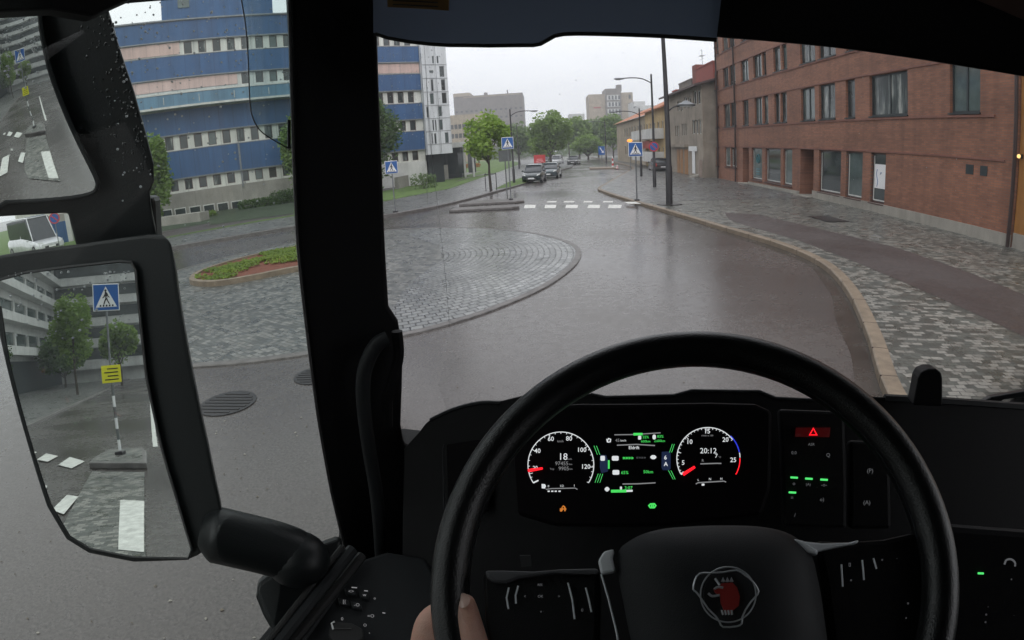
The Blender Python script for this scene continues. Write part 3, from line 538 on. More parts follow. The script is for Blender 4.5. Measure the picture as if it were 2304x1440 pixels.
s0, s1 = BE.px(*c4(1196, 1000))[0], BE.px(*c4(1176, 1000))[0]; q = MB(); BE.box(q, s0, s1, .35, 2.2, .05, .09); tag(q.build('shop_banner', 'signwhite'), 'tall narrow white banner beside the door of the beige house', 'banner')
q = MB(); q.box((13.4, 45.2, .65), (2.2, .35, 1.7)); tag(q.build('low_wall', 'stone'), 'low stone wall in the gap between brick building and beige house', 'wall')
q = MB().use('plinth')
for k in range(3): q.box((12.2-.3*k+.3, 45.8, .12+.05-.05*k), (.6, 1.5, .34-.1*k))
tag(q.build('entrance_steps', 'plinth'), 'grey stone entrance steps at the foot of the beige house', 'steps')

# ------------------------------------------------------------------ yellow house with balconies
YE = Fac((13, 0), R(90)); YE.N = np.array([-1.0, 0, 0])
hy = empty('yellow_house', (0, 0, 0), 'yellow house with white balconies and an orange roof further down the right side', 'building')
y0, y1 = YE.px(1499, 300)[0]+.3, YE.px(1452, 300)[0]; 
wm = MB(); rc = []
for zr in (1.2, 4.0): 
    k = y0+1
    while k < y1-1.6: rc.append((k, k+1.0, zr, zr+1.3)); k += 2.3
holes(wm, YE, y0, y1, -.4, 6.8, rc); shell(wm, YE, y0, y1, -.4, 6.8, 10); wm.build('wall', 'yellow', hy)
for r_ in rc: window(hy, YE, *r_, .1, 'framew', 'pane', w=.07)
q = MB(); V = [YE.p(y0-.2, 6.7, .6), YE.p(y1+.5, 6.7, .6), YE.p(y1+.5, 9.3, -5), YE.p(y0-.2, 9.3, -5), YE.p(y0-.2, 6.7, -10.6), YE.p(y1+.5, 6.7, -10.6)]
q.add(V+[(p[0], p[1], p[2]-.15) for p in V], [(0, 1, 2, 3), (3, 2, 5, 4), (6, 7, 8, 9), (9, 8, 11, 10), (0, 1, 7, 6), (0, 3, 9, 6), (3, 4, 10, 9), (1, 2, 8, 7), (2, 5, 11, 8)]); q.build('roof', 'roofo', hy)
for k, zz in ((0, 3.4), (1, .9)):
    for j in range(2):
        a = y0+1+j*8; q = MB(); YE.box(q, a, a+6, zz, zz+.15, 0, 1.3); YE.box(q, a, a+6, zz+.15, zz+1.1, 1.22, 1.3); YE.box(q, a, a+.08, zz+.15, zz+1.1, 0, 1.22); YE.box(q, a+5.92, a+6, zz+.15, zz+1.1, 0, 1.22); q.build('balcony', 'white', hy)
y2 = y1+32; h2 = empty('far_house', (0, 0, 0), 'pale house at the far end of the right side behind the lamps', 'building')
rc = [(y1+3+2.6*k, y1+4.2+2.6*k, z_, z_+1.4) for k in range(8) for z_ in (1.3, 4.1)]
FH = Fac((13.6, 0), R(90)); FH.N = np.array([-1.0, 0, 0]); wm = MB(); holes(wm, FH, y1+1, y2, -.3, 6.6, rc); shell(wm, FH, y1+1, y2, -.3, 6.6, 10); wm.build('wall', 'farbeige', h2)
for r_ in rc: window(h2, FH, *r_, .1, 'framew', 'pane', w=.07)
q = MB(); V = [FH.p(y1+.8, 6.5, .6), FH.p(y2+.5, 6.5, .6), FH.p(y2+.5, 9, -5), FH.p(y1+.8, 9, -5), FH.p(y1+.8, 6.5, -10.6), FH.p(y2+.5, 6.5, -10.6)]; q.add(V, [(0, 1, 2, 3), (3, 2, 5, 4)]); q.build('roof', 'roofo', h2)

# ------------------------------------------------------------------ blue office building on the left
BL = Fac((-.559*52, .829*52), .5933)
ba = empty('office_building', (0, 0, 0), 'long office block with blue panel bands and off-white window strips behind the left pavement', 'building')
sa = BL.px(20, 400)[0]; sb = BL.px(946, 200)[0]; sm = BL.px(760, 200)[0]
c1 = lambda x, y: (x/2.5714, y/2.5714)
strips = [(13.62, 14.72), (10.62, 11.62), (5.72, 6.9), (2.3, 3.25)]          # window strips left of the windscreen pillar
stripr = [(13.4, 14.5), (10.75, 11.75), (7.95, 9.05), (5.3, 6.3), (2.45, 3.4)]   # right of it
wm = MB().use('bluew'); rects = []
def seq(a, b_, z0, z1, pitch=1.215, w_=.66):
    k = max(a, -9.2)+.35
    while k < b_-.8:
        rects.append((k, k+w_, z0+.03, z1-.03)); k += pitch
p1 = BL.px(*c1(1040, 290))[0]; p2 = BL.px(*c1(1375, 470))[0]
seq(p1, sm, *strips[0]); seq(p2, sm, *strips[1]); seq(sa, sm, *strips[2]); seq(sa, sm, *strips[3])
for i, st in enumerate(stripr):
    if i != 1: seq(sm+.2, sb, *st, 1.02, .6)
holes(wm, BL, sa, sb, 0, 16.5, rects, .12); shell(wm, BL, sa, sb, 0, 16.5, 14); wm.build('wall', parent=ba)
for i, r_ in enumerate(rects): window(ba, BL, *r_, .08, 'frameb', ('pane', 'panec', 'panel_', 'pane', 'pane', 'panec', 'pane')[(i*5) % 7], w=.05)
def bands(lst, a, b_, last_top):
    for z0, z1 in lst: q = MB(); BL.box(q, a, b_, z0, z1, 0, .16); q.build('blue_spandrel', 'blue', ba); q = MB(); BL.box(q, a, b_, z0-.10, z0-.004, 0, .21); BL.box(q, a, b_, z1+.004, z1+.07, 0, .18); q.build('trim_strip', 'metal' if z0 > 3.3 else 'framew', ba)
bands([(14.82, 16.45), (11.72, 13.5), (7.0, 8.95), (3.36, 5.6)], sa, sm-.02, 16.5)
bands([(14.6, 16.45), (11.85, 13.3), (9.15, 10.65), (6.4, 7.85), (3.5, 5.2)], sm+.02, sb, 16.5)
q = MB(); BL.box(q, sa, sm-.02, 9.2, 10.15, .1, 1.5); q.build('balcony_parapet', 'bluel', ba); q = MB(); BL.box(q, sa, sm, 10.16, 10.26, 1.38, 1.54); BL.box(q, sa, sm-.02, 9.02, 9.19, .1, 1.56); q.build('balcony_edge', 'framew', ba)
for k in range(8): s_ = sa+2+k*2.9; q = MB(); BL.box(q, s_, s_+.05, 9.35, 9.95, 1.51, 1.55); q.build('balcony_bracket', 'framew', ba)
for a, b_, st in ((sa, p1, strips[0]), (sa, p2, strips[1]), (sm+.02, sb, stripr[1])): q = MB(); BL.box(q, a, b_-.02, st[0]+.06, st[1]-.06, 0, .06); q.build('pink_panel', 'pink', ba)
q = MB(); BL.box(q, sa-.1, sb, 16.5, 16.62, -.3, .3); q.build('roof_edge', 'metal', ba)
s0 = BL.px(362, 20)[0]; s1 = BL.px(617, 10)[0]
q = MB(); BL.box(q, s0, s1, 16.64, 21, -9, -1.0); ph = q.build('rooftop_house', 'blue', ba)
q = MB(); s_ = BL.px(413, 5)[0]; BL.box(q, s_-.5, s_+.5, 17.9, 19.3, -1.0, -.93); q.build('window', 'panel_', ph)
s_ = BL.px(541, 370)[0]; q = MB(); BL.box(q, s_-.07, s_+.07, 1.9, 5.7, .17, .24); q.build('drain_strip', 'metal', ba)
q = MB(); BL.box(q, sa, sm, 0, 2.15, .0, .10); q.build('base_wall', 'concrete', ba); q = MB(); BL.box(q, sm+.02, sb, 0, 2.35, .0, .12); q.build('base_wall', 'white', ba)
for x_ in (905, 965, 1045, 1130, 1210, 1290, 1370):
    s_, z_ = BL.px(*c1(x_, 1245-(x_-905)*.13)); q = MB(); BL.box(q, s_-.5, s_+.5, z_-.42, z_+.36, .10, .14); f = q.build('basement_window', 'framew', ba); q = MB(); BL.box(q, s_-.42, s_+.42, z_-.34, z_+.28, .14, .16); q.build('pane', 'pane', f)
for k in range(9): s_ = sa+3+k*4.1; q = MB(); BL.box(q, s_, s_+.02, .05, 2.1, .10, .112); q.build('wall_joint', 'kerbd', ba)
# white panel tower next to it
TW = Fac(BL.p(sb+.05, 0, .6)[:2], .5933); t1 = TW.px(1012, 250)[0]
bt = empty('white_tower', (0, 0, 0), 'narrow white panelled stair tower with scattered slit windows beside the blue block', 'building')
wm = MB(); rc = []; rr = random.Random(5); c6 = lambda x, y: (840+x/3.2725, 60+y/3.2725)
for xa, xb, ya, yb in ((350, 378, 195, 262), (432, 446, 215, 270), (466, 480, 215, 270), (487, 522, 290, 370), (412, 442, 322, 342), (425, 443, 388, 475), (500, 530, 388, 470), (418, 446, 490, 570), (505, 540, 485, 565), (392, 408, 590, 670), (478, 506, 585, 660), (436, 448, 685, 765), (455, 466, 685, 765), (484, 512, 683, 760), (430, 440, 785, 862), (450, 466, 785, 862), (528, 555, 778, 856)):
    a, b_ = TW.px(*c6(xa, (ya+yb)/2))[0], TW.px(*c6(xb, (ya+yb)/2))[0]; xm = (xa+xb)/2
    if a > .06 and b_ < t1-.04: rc.append((a, b_, TW.px(*c6(xm, yb))[1], TW.px(*c6(xm, ya))[1]))
holes(wm, TW, 0, t1, 2.9, 22, rc, .12); shell(wm, TW, 0, t1, 2.9, 22, 9); wm.build('wall', 'wpanel', bt)
for i, r_ in enumerate(rc): window(bt, TW, *r_, .06, 'metal', 'panel_' if i % 3 == 0 else 'pane', w=.05)
for y_ in (280, 380, 480, 580, 675, 770, 866): z_ = TW.px(*c6(450, y_))[1]; q = MB(); TW.box(q, 0, t1, z_-.02, z_+.02, 0, .03); q.build('panel_joint', 'metal', bt)
for x_ in (395, 470): s_ = TW.px(*c6(x_, 450))[0]; q = MB(); TW.box(q, s_-.015, s_+.015, 2.9, 22, 0, .02); q.build('panel_joint', 'metal', bt)

q = MB(); TW.box(q, t1*.45, t1-.3, 15.2, 16.6, .02, .10); q.build('sign_board', 'pink', bt); q = MB(); TW.box(q, .4, t1-.5, 0, 2.9, -6, -1.2); q.build('base_wall', 'frame', bt)
# canopy and dark ground floor beyond
CN = Fac((-13, 64), .06); cn = empty('canopy_block', (0, 0, 0), 'low dark glazed pavilion under a flat white canopy right of the white tower', 'building')
a0, zt = CN.px(965, 333); a1, _ = CN.px(1066, 331); zt = CN.px(1010, 322)[1]
q = MB(); CN.box(q, a0, a1, zt-.55, zt, -6, 1.6); q.build('canopy', 'white', cn); q = MB(); CN.box(q, a0+.6, a0+(a1-a0)*.7, .1, zt-.56, -5, 0); wl = q.build('wall', 'frame', cn)
for k in range(4): a = a0+.9+k*1.1; q = MB(); CN.box(q, a, a+.85, .6, zt-.9, .01, .05); q.build('window', 'pane', cn)
for k in (.78, .97): q = MB(); s_ = a0+(a1-a0)*k; q.tube([CN.p(s_, .1, .8), CN.p(s_, zt-.56, .8)], .12, 8); q.build('column', 'white', cn)
q = MB(); s_, z_ = CN.px(998, 331); CN.box(q, s_-.6, s_-.15, z_-.3, z_+.3, 1.61, 1.65); CN.box(q, s_+.05, s_+.5, z_-.3, z_+.3, 1.61, 1.65); q.build('canopy_mark', 'black', cn)
def wallseg(name, A_, B_, z0, z1, th, mat, lab, cat):
    A_ = np.array(A_[:2]); B_ = np.array(B_[:2]); d_ = B_-A_; l_ = np.linalg.norm(d_); q = MB(); q.box((*(A_+B_)/2, (z0+z1)/2), (l_, th, z1-z0), rz=math.atan2(d_[1], d_[0])); return tag(q.build(name, mat), lab, cat)
q = MB(); g1, g2 = hitp(112, 525, (-.559*46, .829*46, 0), BL.N), hitp(158, 525, (-.559*46, .829*46, 0), BL.N); GT = Fac((-.559*46, .829*46), .5933); a0, a1 = GT.px(112, 525)[0], GT.px(152, 525)[0]
GT.box(q, a0, a1, GT.px(130, 552)[1], GT.px(130, 500)[1], -.2, 0); tag(q.build('blue_gate', 'blue'), 'blue wall panel seen in the gap between the two mirrors', 'gate')
q = MB(); GT.box(q, a1+.01, a1+.35, .1, GT.px(155, 480)[1], -.3, .1); tag(q.build('gate_post', 'white'), 'white post at the right end of the blue wall panel between the mirrors', 'post')
ra, rb = G(893, 426, .1), G(956, 408, .1); wallseg('ramp_wall', ra, rb, .0, 1.15, .3, 'concrete', 'low grey concrete ramp wall in front of the white base of the blue block', 'wall')
ra, rb = G(972, 408, .1), G(1008, 404, .1); wallseg('garden_wall', ra, rb, 0, 1.7, .3, 'concrete', 'grey garden wall below the flat canopy', 'wall')
ra, rb = G(345, 512, .1), G(462, 497, .1); wallseg('planter_wall', ra, rb, 0, .75, 1.2, 'concrete', 'low grey planter wall at the foot of the office block', 'wall')
# flower bed
fb = MB(); rr = random.Random(9); P_ = [G(x, y, .14)[:2] for x, y in ((1010, 380), (1078, 377), (1078, 373), (1015, 374))]; xs_ = [p[0] for p in P_]; ys_ = [p[1] for p in P_]
for _ in range(900):
    x_, y_ = rr.uniform(min(xs_), max(xs_)), rr.uniform(min(ys_), min(ys_)+5); z_ = rr.uniform(.2, .8); s_ = .14; a = rr.uniform(0, 3); dx, dy = s_*math.cos(a), s_*math.sin(a); fb.add([(x_-dx, y_-dy, z_), (x_+dx, y_+dy, z_), (x_+dx, y_+dy, z_+s_*1.3), (x_-dx, y_-dy, z_+s_)], [(0, 1, 2, 3)])
tag(fb.build('flower_bed', 'flower'), 'orange and green flower bed on the lawn by the canopy', 'flowers', kind='stuff')

# ------------------------------------------------------------------ far buildings
def block(name, lab, Y, x0, x1, yt, mat, depth, wins=None, yb=None, ang=0.0, wmat='pane', wfr=None):
    f_ = Fac((0, Y), ang); a0 = f_.px(x0, yt+20)[0]; a1 = f_.px(x1, yt+20)[0]; z1 = f_.px((x0+x1)/2, yt)[1]; e = empty(name, (0, 0, 0), lab, 'building'); rc = []
    if wins:
        nc, zs, ww, wh = wins; cell = (a1-a0)/nc
        for zf in zs:
            for c in range(nc): k = a0+cell*(c+.5)-ww/2; rc.append((k, k+ww, zf, zf+wh))
    m_ = MB(); holes(m_, f_, a0, a1, -1, z1, rc, .25); shell(m_, f_, a0, a1, -1, z1, depth); m_.build('wall', mat, e)
    for r_ in rc: q = MB(); f_.box(q, *r_, -.24, -.16); q.build('window', wmat, e)
    return e, f_, a0, a1, z1
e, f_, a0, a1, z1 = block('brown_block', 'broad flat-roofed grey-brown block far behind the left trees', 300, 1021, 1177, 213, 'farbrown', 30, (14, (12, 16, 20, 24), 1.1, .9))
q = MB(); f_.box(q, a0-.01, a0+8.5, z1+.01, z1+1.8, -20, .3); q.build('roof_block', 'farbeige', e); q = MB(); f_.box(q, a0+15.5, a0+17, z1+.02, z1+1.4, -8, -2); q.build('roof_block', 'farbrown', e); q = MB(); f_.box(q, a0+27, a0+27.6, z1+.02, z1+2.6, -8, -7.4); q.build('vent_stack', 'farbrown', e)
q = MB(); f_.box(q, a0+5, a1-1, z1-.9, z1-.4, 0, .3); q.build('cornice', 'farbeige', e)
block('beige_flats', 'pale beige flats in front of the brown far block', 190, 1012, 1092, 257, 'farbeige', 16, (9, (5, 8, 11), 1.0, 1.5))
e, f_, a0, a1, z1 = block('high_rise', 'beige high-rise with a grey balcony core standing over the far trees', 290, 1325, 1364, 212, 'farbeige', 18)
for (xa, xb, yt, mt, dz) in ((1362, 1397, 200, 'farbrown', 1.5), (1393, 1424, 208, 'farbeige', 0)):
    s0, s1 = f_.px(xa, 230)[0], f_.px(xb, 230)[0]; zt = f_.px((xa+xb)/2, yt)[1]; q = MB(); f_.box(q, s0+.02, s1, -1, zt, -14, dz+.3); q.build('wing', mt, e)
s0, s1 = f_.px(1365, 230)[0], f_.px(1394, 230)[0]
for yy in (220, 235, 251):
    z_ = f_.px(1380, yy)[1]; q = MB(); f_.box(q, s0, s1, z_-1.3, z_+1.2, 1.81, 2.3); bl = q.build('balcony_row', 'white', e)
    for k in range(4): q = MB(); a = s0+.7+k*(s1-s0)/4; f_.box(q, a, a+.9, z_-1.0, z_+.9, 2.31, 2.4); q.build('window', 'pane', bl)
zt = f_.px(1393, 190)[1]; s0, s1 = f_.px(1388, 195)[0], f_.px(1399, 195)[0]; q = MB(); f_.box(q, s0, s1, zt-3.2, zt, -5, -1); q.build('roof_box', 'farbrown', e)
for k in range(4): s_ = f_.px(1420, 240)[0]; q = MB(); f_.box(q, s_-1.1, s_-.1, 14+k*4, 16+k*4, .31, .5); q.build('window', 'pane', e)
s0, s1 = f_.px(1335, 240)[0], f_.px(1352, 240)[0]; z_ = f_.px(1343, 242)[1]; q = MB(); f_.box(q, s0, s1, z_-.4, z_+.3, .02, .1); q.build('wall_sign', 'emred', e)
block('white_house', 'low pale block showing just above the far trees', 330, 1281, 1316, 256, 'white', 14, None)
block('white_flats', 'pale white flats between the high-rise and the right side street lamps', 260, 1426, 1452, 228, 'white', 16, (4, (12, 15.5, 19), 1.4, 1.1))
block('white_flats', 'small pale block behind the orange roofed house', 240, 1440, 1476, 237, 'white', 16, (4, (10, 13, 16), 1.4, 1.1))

# ------------------------------------------------------------------ trees
def tree(loc, h, cz, rad, n, leafm, lab, cat='tree', ls=.16, seed=1, trunk=.14, group=None, lobes=9, name='tree', low=None):
    rr = random.Random(seed); e = empty(name, (loc[0], loc[1], loc[2] if len(loc) > 2 else .1), lab, cat, group)
    t_ = MB(); top = cz+rad[2]*.45
    t_.tube([(0, 0, 0), (rr.uniform(-.08, .08), 0, cz*.35), (rr.uniform(-.15, .15), .05, cz*.75), (0, 0, top)], [trunk, trunk*.8, trunk*.5, trunk*.12], 7); ends = []
    for k in range(lobes):
        a = k*2.4+rr.uniform(-.4, .4); el = rr.uniform(-.75, .95); L_ = rr.uniform(.42, .66); c = (rad[0]*L_*math.cos(a)*math.cos(el), rad[1]*L_*math.sin(a)*math.cos(el), cz+rad[2]*L_*math.sin(el)*1.0)
        ends.append(c); s_ = (0, 0, min(top, max(cz-rad[2]*.9, c[2]-rad[0]*.7))); t_.tube([s_, tuple((s_[i]*.45+c[i]*.55)+(.06 if i == 2 else 0) for i in range(3)), c], [trunk*.38, trunk*.22, trunk*.06], 5)
    t_.build('trunk', 'bark', e, smooth=True)
    m_ = MB(); lobr = [rr.uniform(.28, .36) for _ in ends]
    for _ in range(n):
        if rr.random() < .86:
            i = rr.randrange(len(ends)); c = ends[i]; R_ = lobr[i]
            u = rr.random()**.42; a = rr.uniform(0, 6.283); ct = rr.uniform(-1, 1); st = math.sqrt(1-ct*ct); p = np.array([c[0]+rad[0]*R_*u*st*math.cos(a), c[1]+rad[1]*R_*u*st*math.sin(a), c[2]+rad[2]*R_*u*ct])
        else:
            u = rr.random()**.5; a = rr.uniform(0, 6.283); ct = rr.uniform(-1, 1); st = math.sqrt(1-ct*ct); p = np.array([rad[0]*.75*u*st*math.cos(a), rad[1]*.75*u*st*math.sin(a), cz+rad[2]*.85*u*ct])
        if low is not None and p[2] < low: continue
        s_ = ls*rr.uniform(.6, 1.3); x = np.array([rr.gauss(0, 1), rr.gauss(0, 1), rr.gauss(0, .5)]); x /= np.linalg.norm(x); y = np.cross(x, [rr.gauss(0, 1), rr.gauss(0, 1), rr.gauss(0, 1)]); y /= (np.linalg.norm(y) or 1)
        m_.add([p-x*s_, p+y*s_*.6, p+x*s_, p-y*s_*.6], [(0, 1, 2, 3)])
    m_.build('crown', leafm, e, tri=False); return e
g = G(1105, 430, .12); g = (g[0], g[1], .12)
zt = zat(1108, 250, g)
ft = tree(g, zt, 2.1+(zt-2.1)*.45, (1.75, 1.75, (zt-1.7)*.62), 3300, 'leaf1', 'bright green young street tree in a tree guard beside the left kerb', ls=.15, seed=3, trunk=.10, lobes=13, low=2.1)
gd = MB()
for k in range(3):
    a = k*2.1+.5; x_, y_ = g[0]+.42*math.cos(a), g[1]+.42*math.sin(a); gd.tube([(x_, y_, .12), (x_, y_, 1.25), (g[0]+.38*math.cos(a), g[1]+.38*math.sin(a), 1.32)], .028, 6)
gd.tube([(g[0]+.4*math.cos(a), g[1]+.4*math.sin(a), 1.25) for a in np.linspace(0, 6.0, 12)], .02, 5, closed=True); tag(gd.build('tree_guard', 'pole'), 'small dark metal guard round the foot of the young street tree', 'tree guard')
def far_tree(x, yb, yt, wpx, Y, mt, lab, seed, n=2600, ls=.3, grp='trees along the street', cz_k=.56, trunk=.2):
    p = hitp(x, (yb+yt)/2, (0, Y, 0), (0, 1, 0)); zt = hitp(x, yt, (0, Y, 0), (0, 1, 0))[2]; r_ = wpx/2*Y/F*1.30
    cz = max(zt*cz_k, zt-r_*1.25); return tree((p[0], Y, .1), zt, cz, (r_, r_, (zt-cz)*1.1), n, mt, lab, ls=ls, seed=seed, trunk=trunk, group=grp, lobes=14, low=1.4)
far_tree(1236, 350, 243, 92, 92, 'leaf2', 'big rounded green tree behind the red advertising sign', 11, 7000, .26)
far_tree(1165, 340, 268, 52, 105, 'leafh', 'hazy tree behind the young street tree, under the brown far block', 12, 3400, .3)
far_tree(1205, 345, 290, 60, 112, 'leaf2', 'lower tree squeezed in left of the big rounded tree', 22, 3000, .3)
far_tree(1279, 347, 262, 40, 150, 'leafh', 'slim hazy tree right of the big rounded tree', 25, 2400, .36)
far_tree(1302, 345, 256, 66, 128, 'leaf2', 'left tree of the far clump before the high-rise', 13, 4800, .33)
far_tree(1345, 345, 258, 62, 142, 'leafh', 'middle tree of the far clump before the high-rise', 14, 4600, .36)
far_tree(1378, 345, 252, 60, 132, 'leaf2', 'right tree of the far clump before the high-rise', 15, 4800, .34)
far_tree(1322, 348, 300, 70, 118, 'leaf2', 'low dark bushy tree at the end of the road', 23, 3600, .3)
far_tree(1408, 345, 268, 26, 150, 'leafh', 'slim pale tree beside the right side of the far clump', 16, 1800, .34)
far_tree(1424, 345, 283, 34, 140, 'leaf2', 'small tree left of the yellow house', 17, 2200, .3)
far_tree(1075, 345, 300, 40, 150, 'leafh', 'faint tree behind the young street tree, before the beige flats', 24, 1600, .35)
g = G(868, 432, .12); zt = zat(862, 195, g)
tree((g[0]-.5, g[1], .12), zt, zt*.50, (2.5, 2.3, zt*.56), 6500, 'leaf3', 'tall dark leafy tree at the right edge of the windscreen pillar before the blue block', ls=.15, seed=31, trunk=.13, lobes=16)
g = BL.p(BL.px(385, 480)[0], 0, 5); zt = hitp(370, 285, g, BL.N)[2]
tree((g[0]-.6, g[1]-.4, .12), zt, zt*.52, (2.0, 1.9, zt*.54), 5600, 'leaf2', 'slender green tree against the office block beside the wide mirror', ls=.17, seed=32, trunk=.1, lobes=12)
g = BL.p(BL.px(660, 430)[0], 0, 4); zt = hitp(655, 240, g, BL.N)[2]
tree((g[0]+.5, g[1], .12), zt, zt*.52, (2.5, 2.3, zt*.54), 6000, 'leaf2', 'green tree before the office block half hidden by the left side of the pillar', ls=.17, seed=33, trunk=.12, lobes=13)
fw = MB(); rr = random.Random(88)
for _ in range(7500):
    x_ = rr.uniform(-32, 22); y_ = rr.uniform(205, 222); top = 6.5+2.2*math.sin(x_*.45)+1.3*math.sin(x_*1.3+1); z_ = top*rr.random()**.8
    s_ = rr.uniform(.25, .6); a = rr.uniform(0, 3.14); t2 = rr.uniform(-1, 1); d1 = np.array([math.cos(a), math.sin(a)*.6, t2*.5])*s_; d2 = np.array([-.3*math.sin(a), .2, .8])*s_*.7; p = np.array([x_, y_, z_])
    fw.add([p-d1, p+d2, p+d1, p-d2], [(0, 1, 2, 3)])
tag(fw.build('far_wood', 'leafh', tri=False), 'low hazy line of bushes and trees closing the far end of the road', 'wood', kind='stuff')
def shrub(px_, w, h, off, mt, lab, seed, n=900, grp='shrubs along the office block'):
    g_ = BL.p(BL.px(*px_)[0], .12, off); rr = random.Random(seed); m_ = MB()
    for k in range(7): a = rr.uniform(0, 6.28); m_.use('bark'); m_.tube([(0, 0, 0), (w*.3*math.cos(a), w*.15*math.sin(a), h*.6)], .015, 4)
    m_.use(mt)
    for _ in range(n):
        a = rr.uniform(0, 6.28); u = rr.random()**.5; p = np.array([w*u*math.cos(a)*BL.A[0], w*u*math.cos(a)*BL.A[1]+.5*u*math.sin(a), h*rr.random()**.7*(1-.4*u*rr.random())]); s_ = rr.uniform(.05, .13)
        x = np.array([rr.gauss(0, 1), rr.gauss(0, 1), rr.gauss(0, .6)]); x /= np.linalg.norm(x); y = np.cross(x, [rr.gauss(0, 1), rr.gauss(0, 1), rr.gauss(0, 1)]); y /= np.linalg.norm(y); m_.add([p-x*s_, p+y*s_*.6, p+x*s_, p-y*s_*.6], [(0, 1, 2, 3)])
    o_ = m_.build('shrub', tri=False); o_.location = g_; return tag(o_, lab, 'shrub', grp)
shrub((425, 492), 2.2, .5, 6.4, 'leaf2', 'long low shrub above the planter wall before the office block', 41, 1500)
shrub((352, 480), .8, 1.6, 5.0, 'leaf2', 'taller bush at the left end of the planter wall', 44, 1300)
shrub((585, 470), 2.2, .8, 4.0, 'leaf3', 'dark spreading shrub on the slope under the office block', 42, 1700)
shrub((640, 460), 1.8, 1.2, 4.2, 'leaf3', 'dark shrub next to the pillar under the office block', 43, 1600)
shrub((885, 420), 1.2, 1.3, 7.5, 'leafh', 'pale shrub before the white base right of the pillar', 45, 700)
sb_ = px_sheet('slope_bank', [(470, 507), (661, 480), (661, 450), (590, 458), (500, 478)], .16, 'bank')

# ------------------------------------------------------------------ cars
def loft(m_, secs, cap=True):
    n = len(secs[0]); V = [p for s_ in secs for p in s_]; Fs = [(i*n+j, i*n+(j+1) % n, (i+1)*n+(j+1) % n, (i+1)*n+j) for i in range(len(secs)-1) for j in range(n)]
    if cap: Fs += [tuple(range(n))[::-1], tuple(range((len(secs)-1)*n, len(secs)*n))]
    return m_.add(V, Fs)
def csec(y, w, zb, zt, wt=None, k=.12):      # one cross-section of a car body
    wt = wt or w*.9; return [(-w/2+k*.5, y, zb), (w/2-k*.5, y, zb), (w/2, y, zb+k), (w/2, y, zt-k*1.3), (wt/2, y, zt), (-wt/2, y, zt), (-w/2, y, zt-k*1.3), (-w/2, y, zb+k)]
def car(loc, rz, paint, lab, hatch=True, Lc=4.1, Wc=1.75, Hc=1.5, group='cars parked along the road', plate=True, van=False):
    e = empty('delivery_van' if van else 'parked_car', (loc[0], loc[1], 0), lab, 'van' if van else 'car', None if van else group, rz); h = Lc/2; bz = .22; hz = .85 if not van else 1.05
    b_ = MB(); loft(b_, [csec(-h, Wc*.80, .30, .62), csec(-h+.12, Wc*.93, bz, .72), csec(-h+.5, Wc, bz, .82), csec(-h+1.0, Wc, bz, .90), csec(0, Wc, bz, hz+.08), csec(h-.6, Wc, bz, hz+.08), csec(h-.12, Wc*.95, bz, hz+.04), csec(h, Wc*.85, .32, hz-.08)])
    b_.build('body', paint, e, smooth=True, bevel=.03)
    zt = Hc; yr = h-.25 if (hatch or van) else h-.9
    g_ = MB(); loft(g_, [csec(-h+.95, Wc*.86, .80, .93, Wc*.80, .05), csec(-h+1.75, Wc*.88, .80, zt-.07, Wc*.70, .05), csec(yr-.5, Wc*.88, .80, zt-.07, Wc*.70, .05), csec(yr, Wc*.84, .80, .98 if not van else zt-.1, Wc*.74, .05)]); g_.build('windows', 'glass', e, smooth=True)
    r_ = MB(); loft(r_, [csec(-h+1.66, Wc*.74, zt-.12, zt-.05, Wc*.66, .03), csec(-h+2.1, Wc*.77, zt-.12, zt, Wc*.66, .03), csec(yr-.75, Wc*.77, zt-.12, zt-.01, Wc*.66, .03), csec(yr-.40, Wc*.74, zt-.13, zt-.06, Wc*.66, .03)]); r_.build('roof', paint, e, smooth=True)
    for s_ in (-1, 1):
        pl_ = MB()
        for (y0_, z0_, x0_, y1_, z1_, x1_) in ((-h+.98, .90, Wc*.43, -h+1.72, zt-.08, Wc*.365), (.25, .9, Wc*.445, .2, zt-.07, Wc*.37), (yr-.05, .98, Wc*.42, yr-.5, zt-.08, Wc*.365)): pl_ = MB(); pl_.tube([(s_*x0_, y0_, z0_), (s_*x1_, y1_, z1_)], .038, 6); pl_.build('pillar', paint, e)
        hl = MB(); hl.prism([(s_*Wc*.27, -h-.01, .58), (s_*Wc*.43, -h+.10, .60), (s_*Wc*.44, -h+.12, .76), (s_*Wc*.30, -h+.05, .72)], (0, .12, 0)); hl.build('headlight', 'lamp', e)
        tl = MB(); tl.prism([(s_*Wc*.36, h-.05, .62), (s_*Wc*.45, h-.10, .62), (s_*Wc*.43, h-.12, .92), (s_*Wc*.36, h-.08, .92)], (0, .09, 0)); tl.build('tail_light', 'tail', e)
        mr = MB(); mr.ball((s_*(Wc/2+.08), -h+1.35, .98), (.10, .06, .07)); mr.build('side_mirror', paint, e, smooth=True)
        for yy in (-h+.78, h-.78):
            w_ = MB(); w_.tube([(s_*(Wc/2-.2), yy, .31), (s_*(Wc/2+.005), yy, .31)], .31, 20); o_ = w_.build('wheel', 'black', e, bevel=.02); w_ = MB(); w_.tube([(s_*(Wc/2), yy, .31), (s_*(Wc/2+.015), yy, .31)], .19, 14); w_.build('rim', 'rim', o_)
    q = MB(); q.box((0, -h-.005, .40), (Wc*.52, .03, .16)); q.build('grille', 'black', e)
    if plate: q = MB(); q.box((0, -h-.028, .42), (.5, .012, .11)); q.build('number_plate', 'signwhite', e); q = MB(); q.box((0, h+.01, .55), (.5, .012, .11)); q.build('number_plate', 'signwhite', e)
    return e
def carpx(x, yb, wpx, paint, lab, rz, **kw):
    g_ = G(x, yb); return car(g_, rz, paint, lab, **kw)
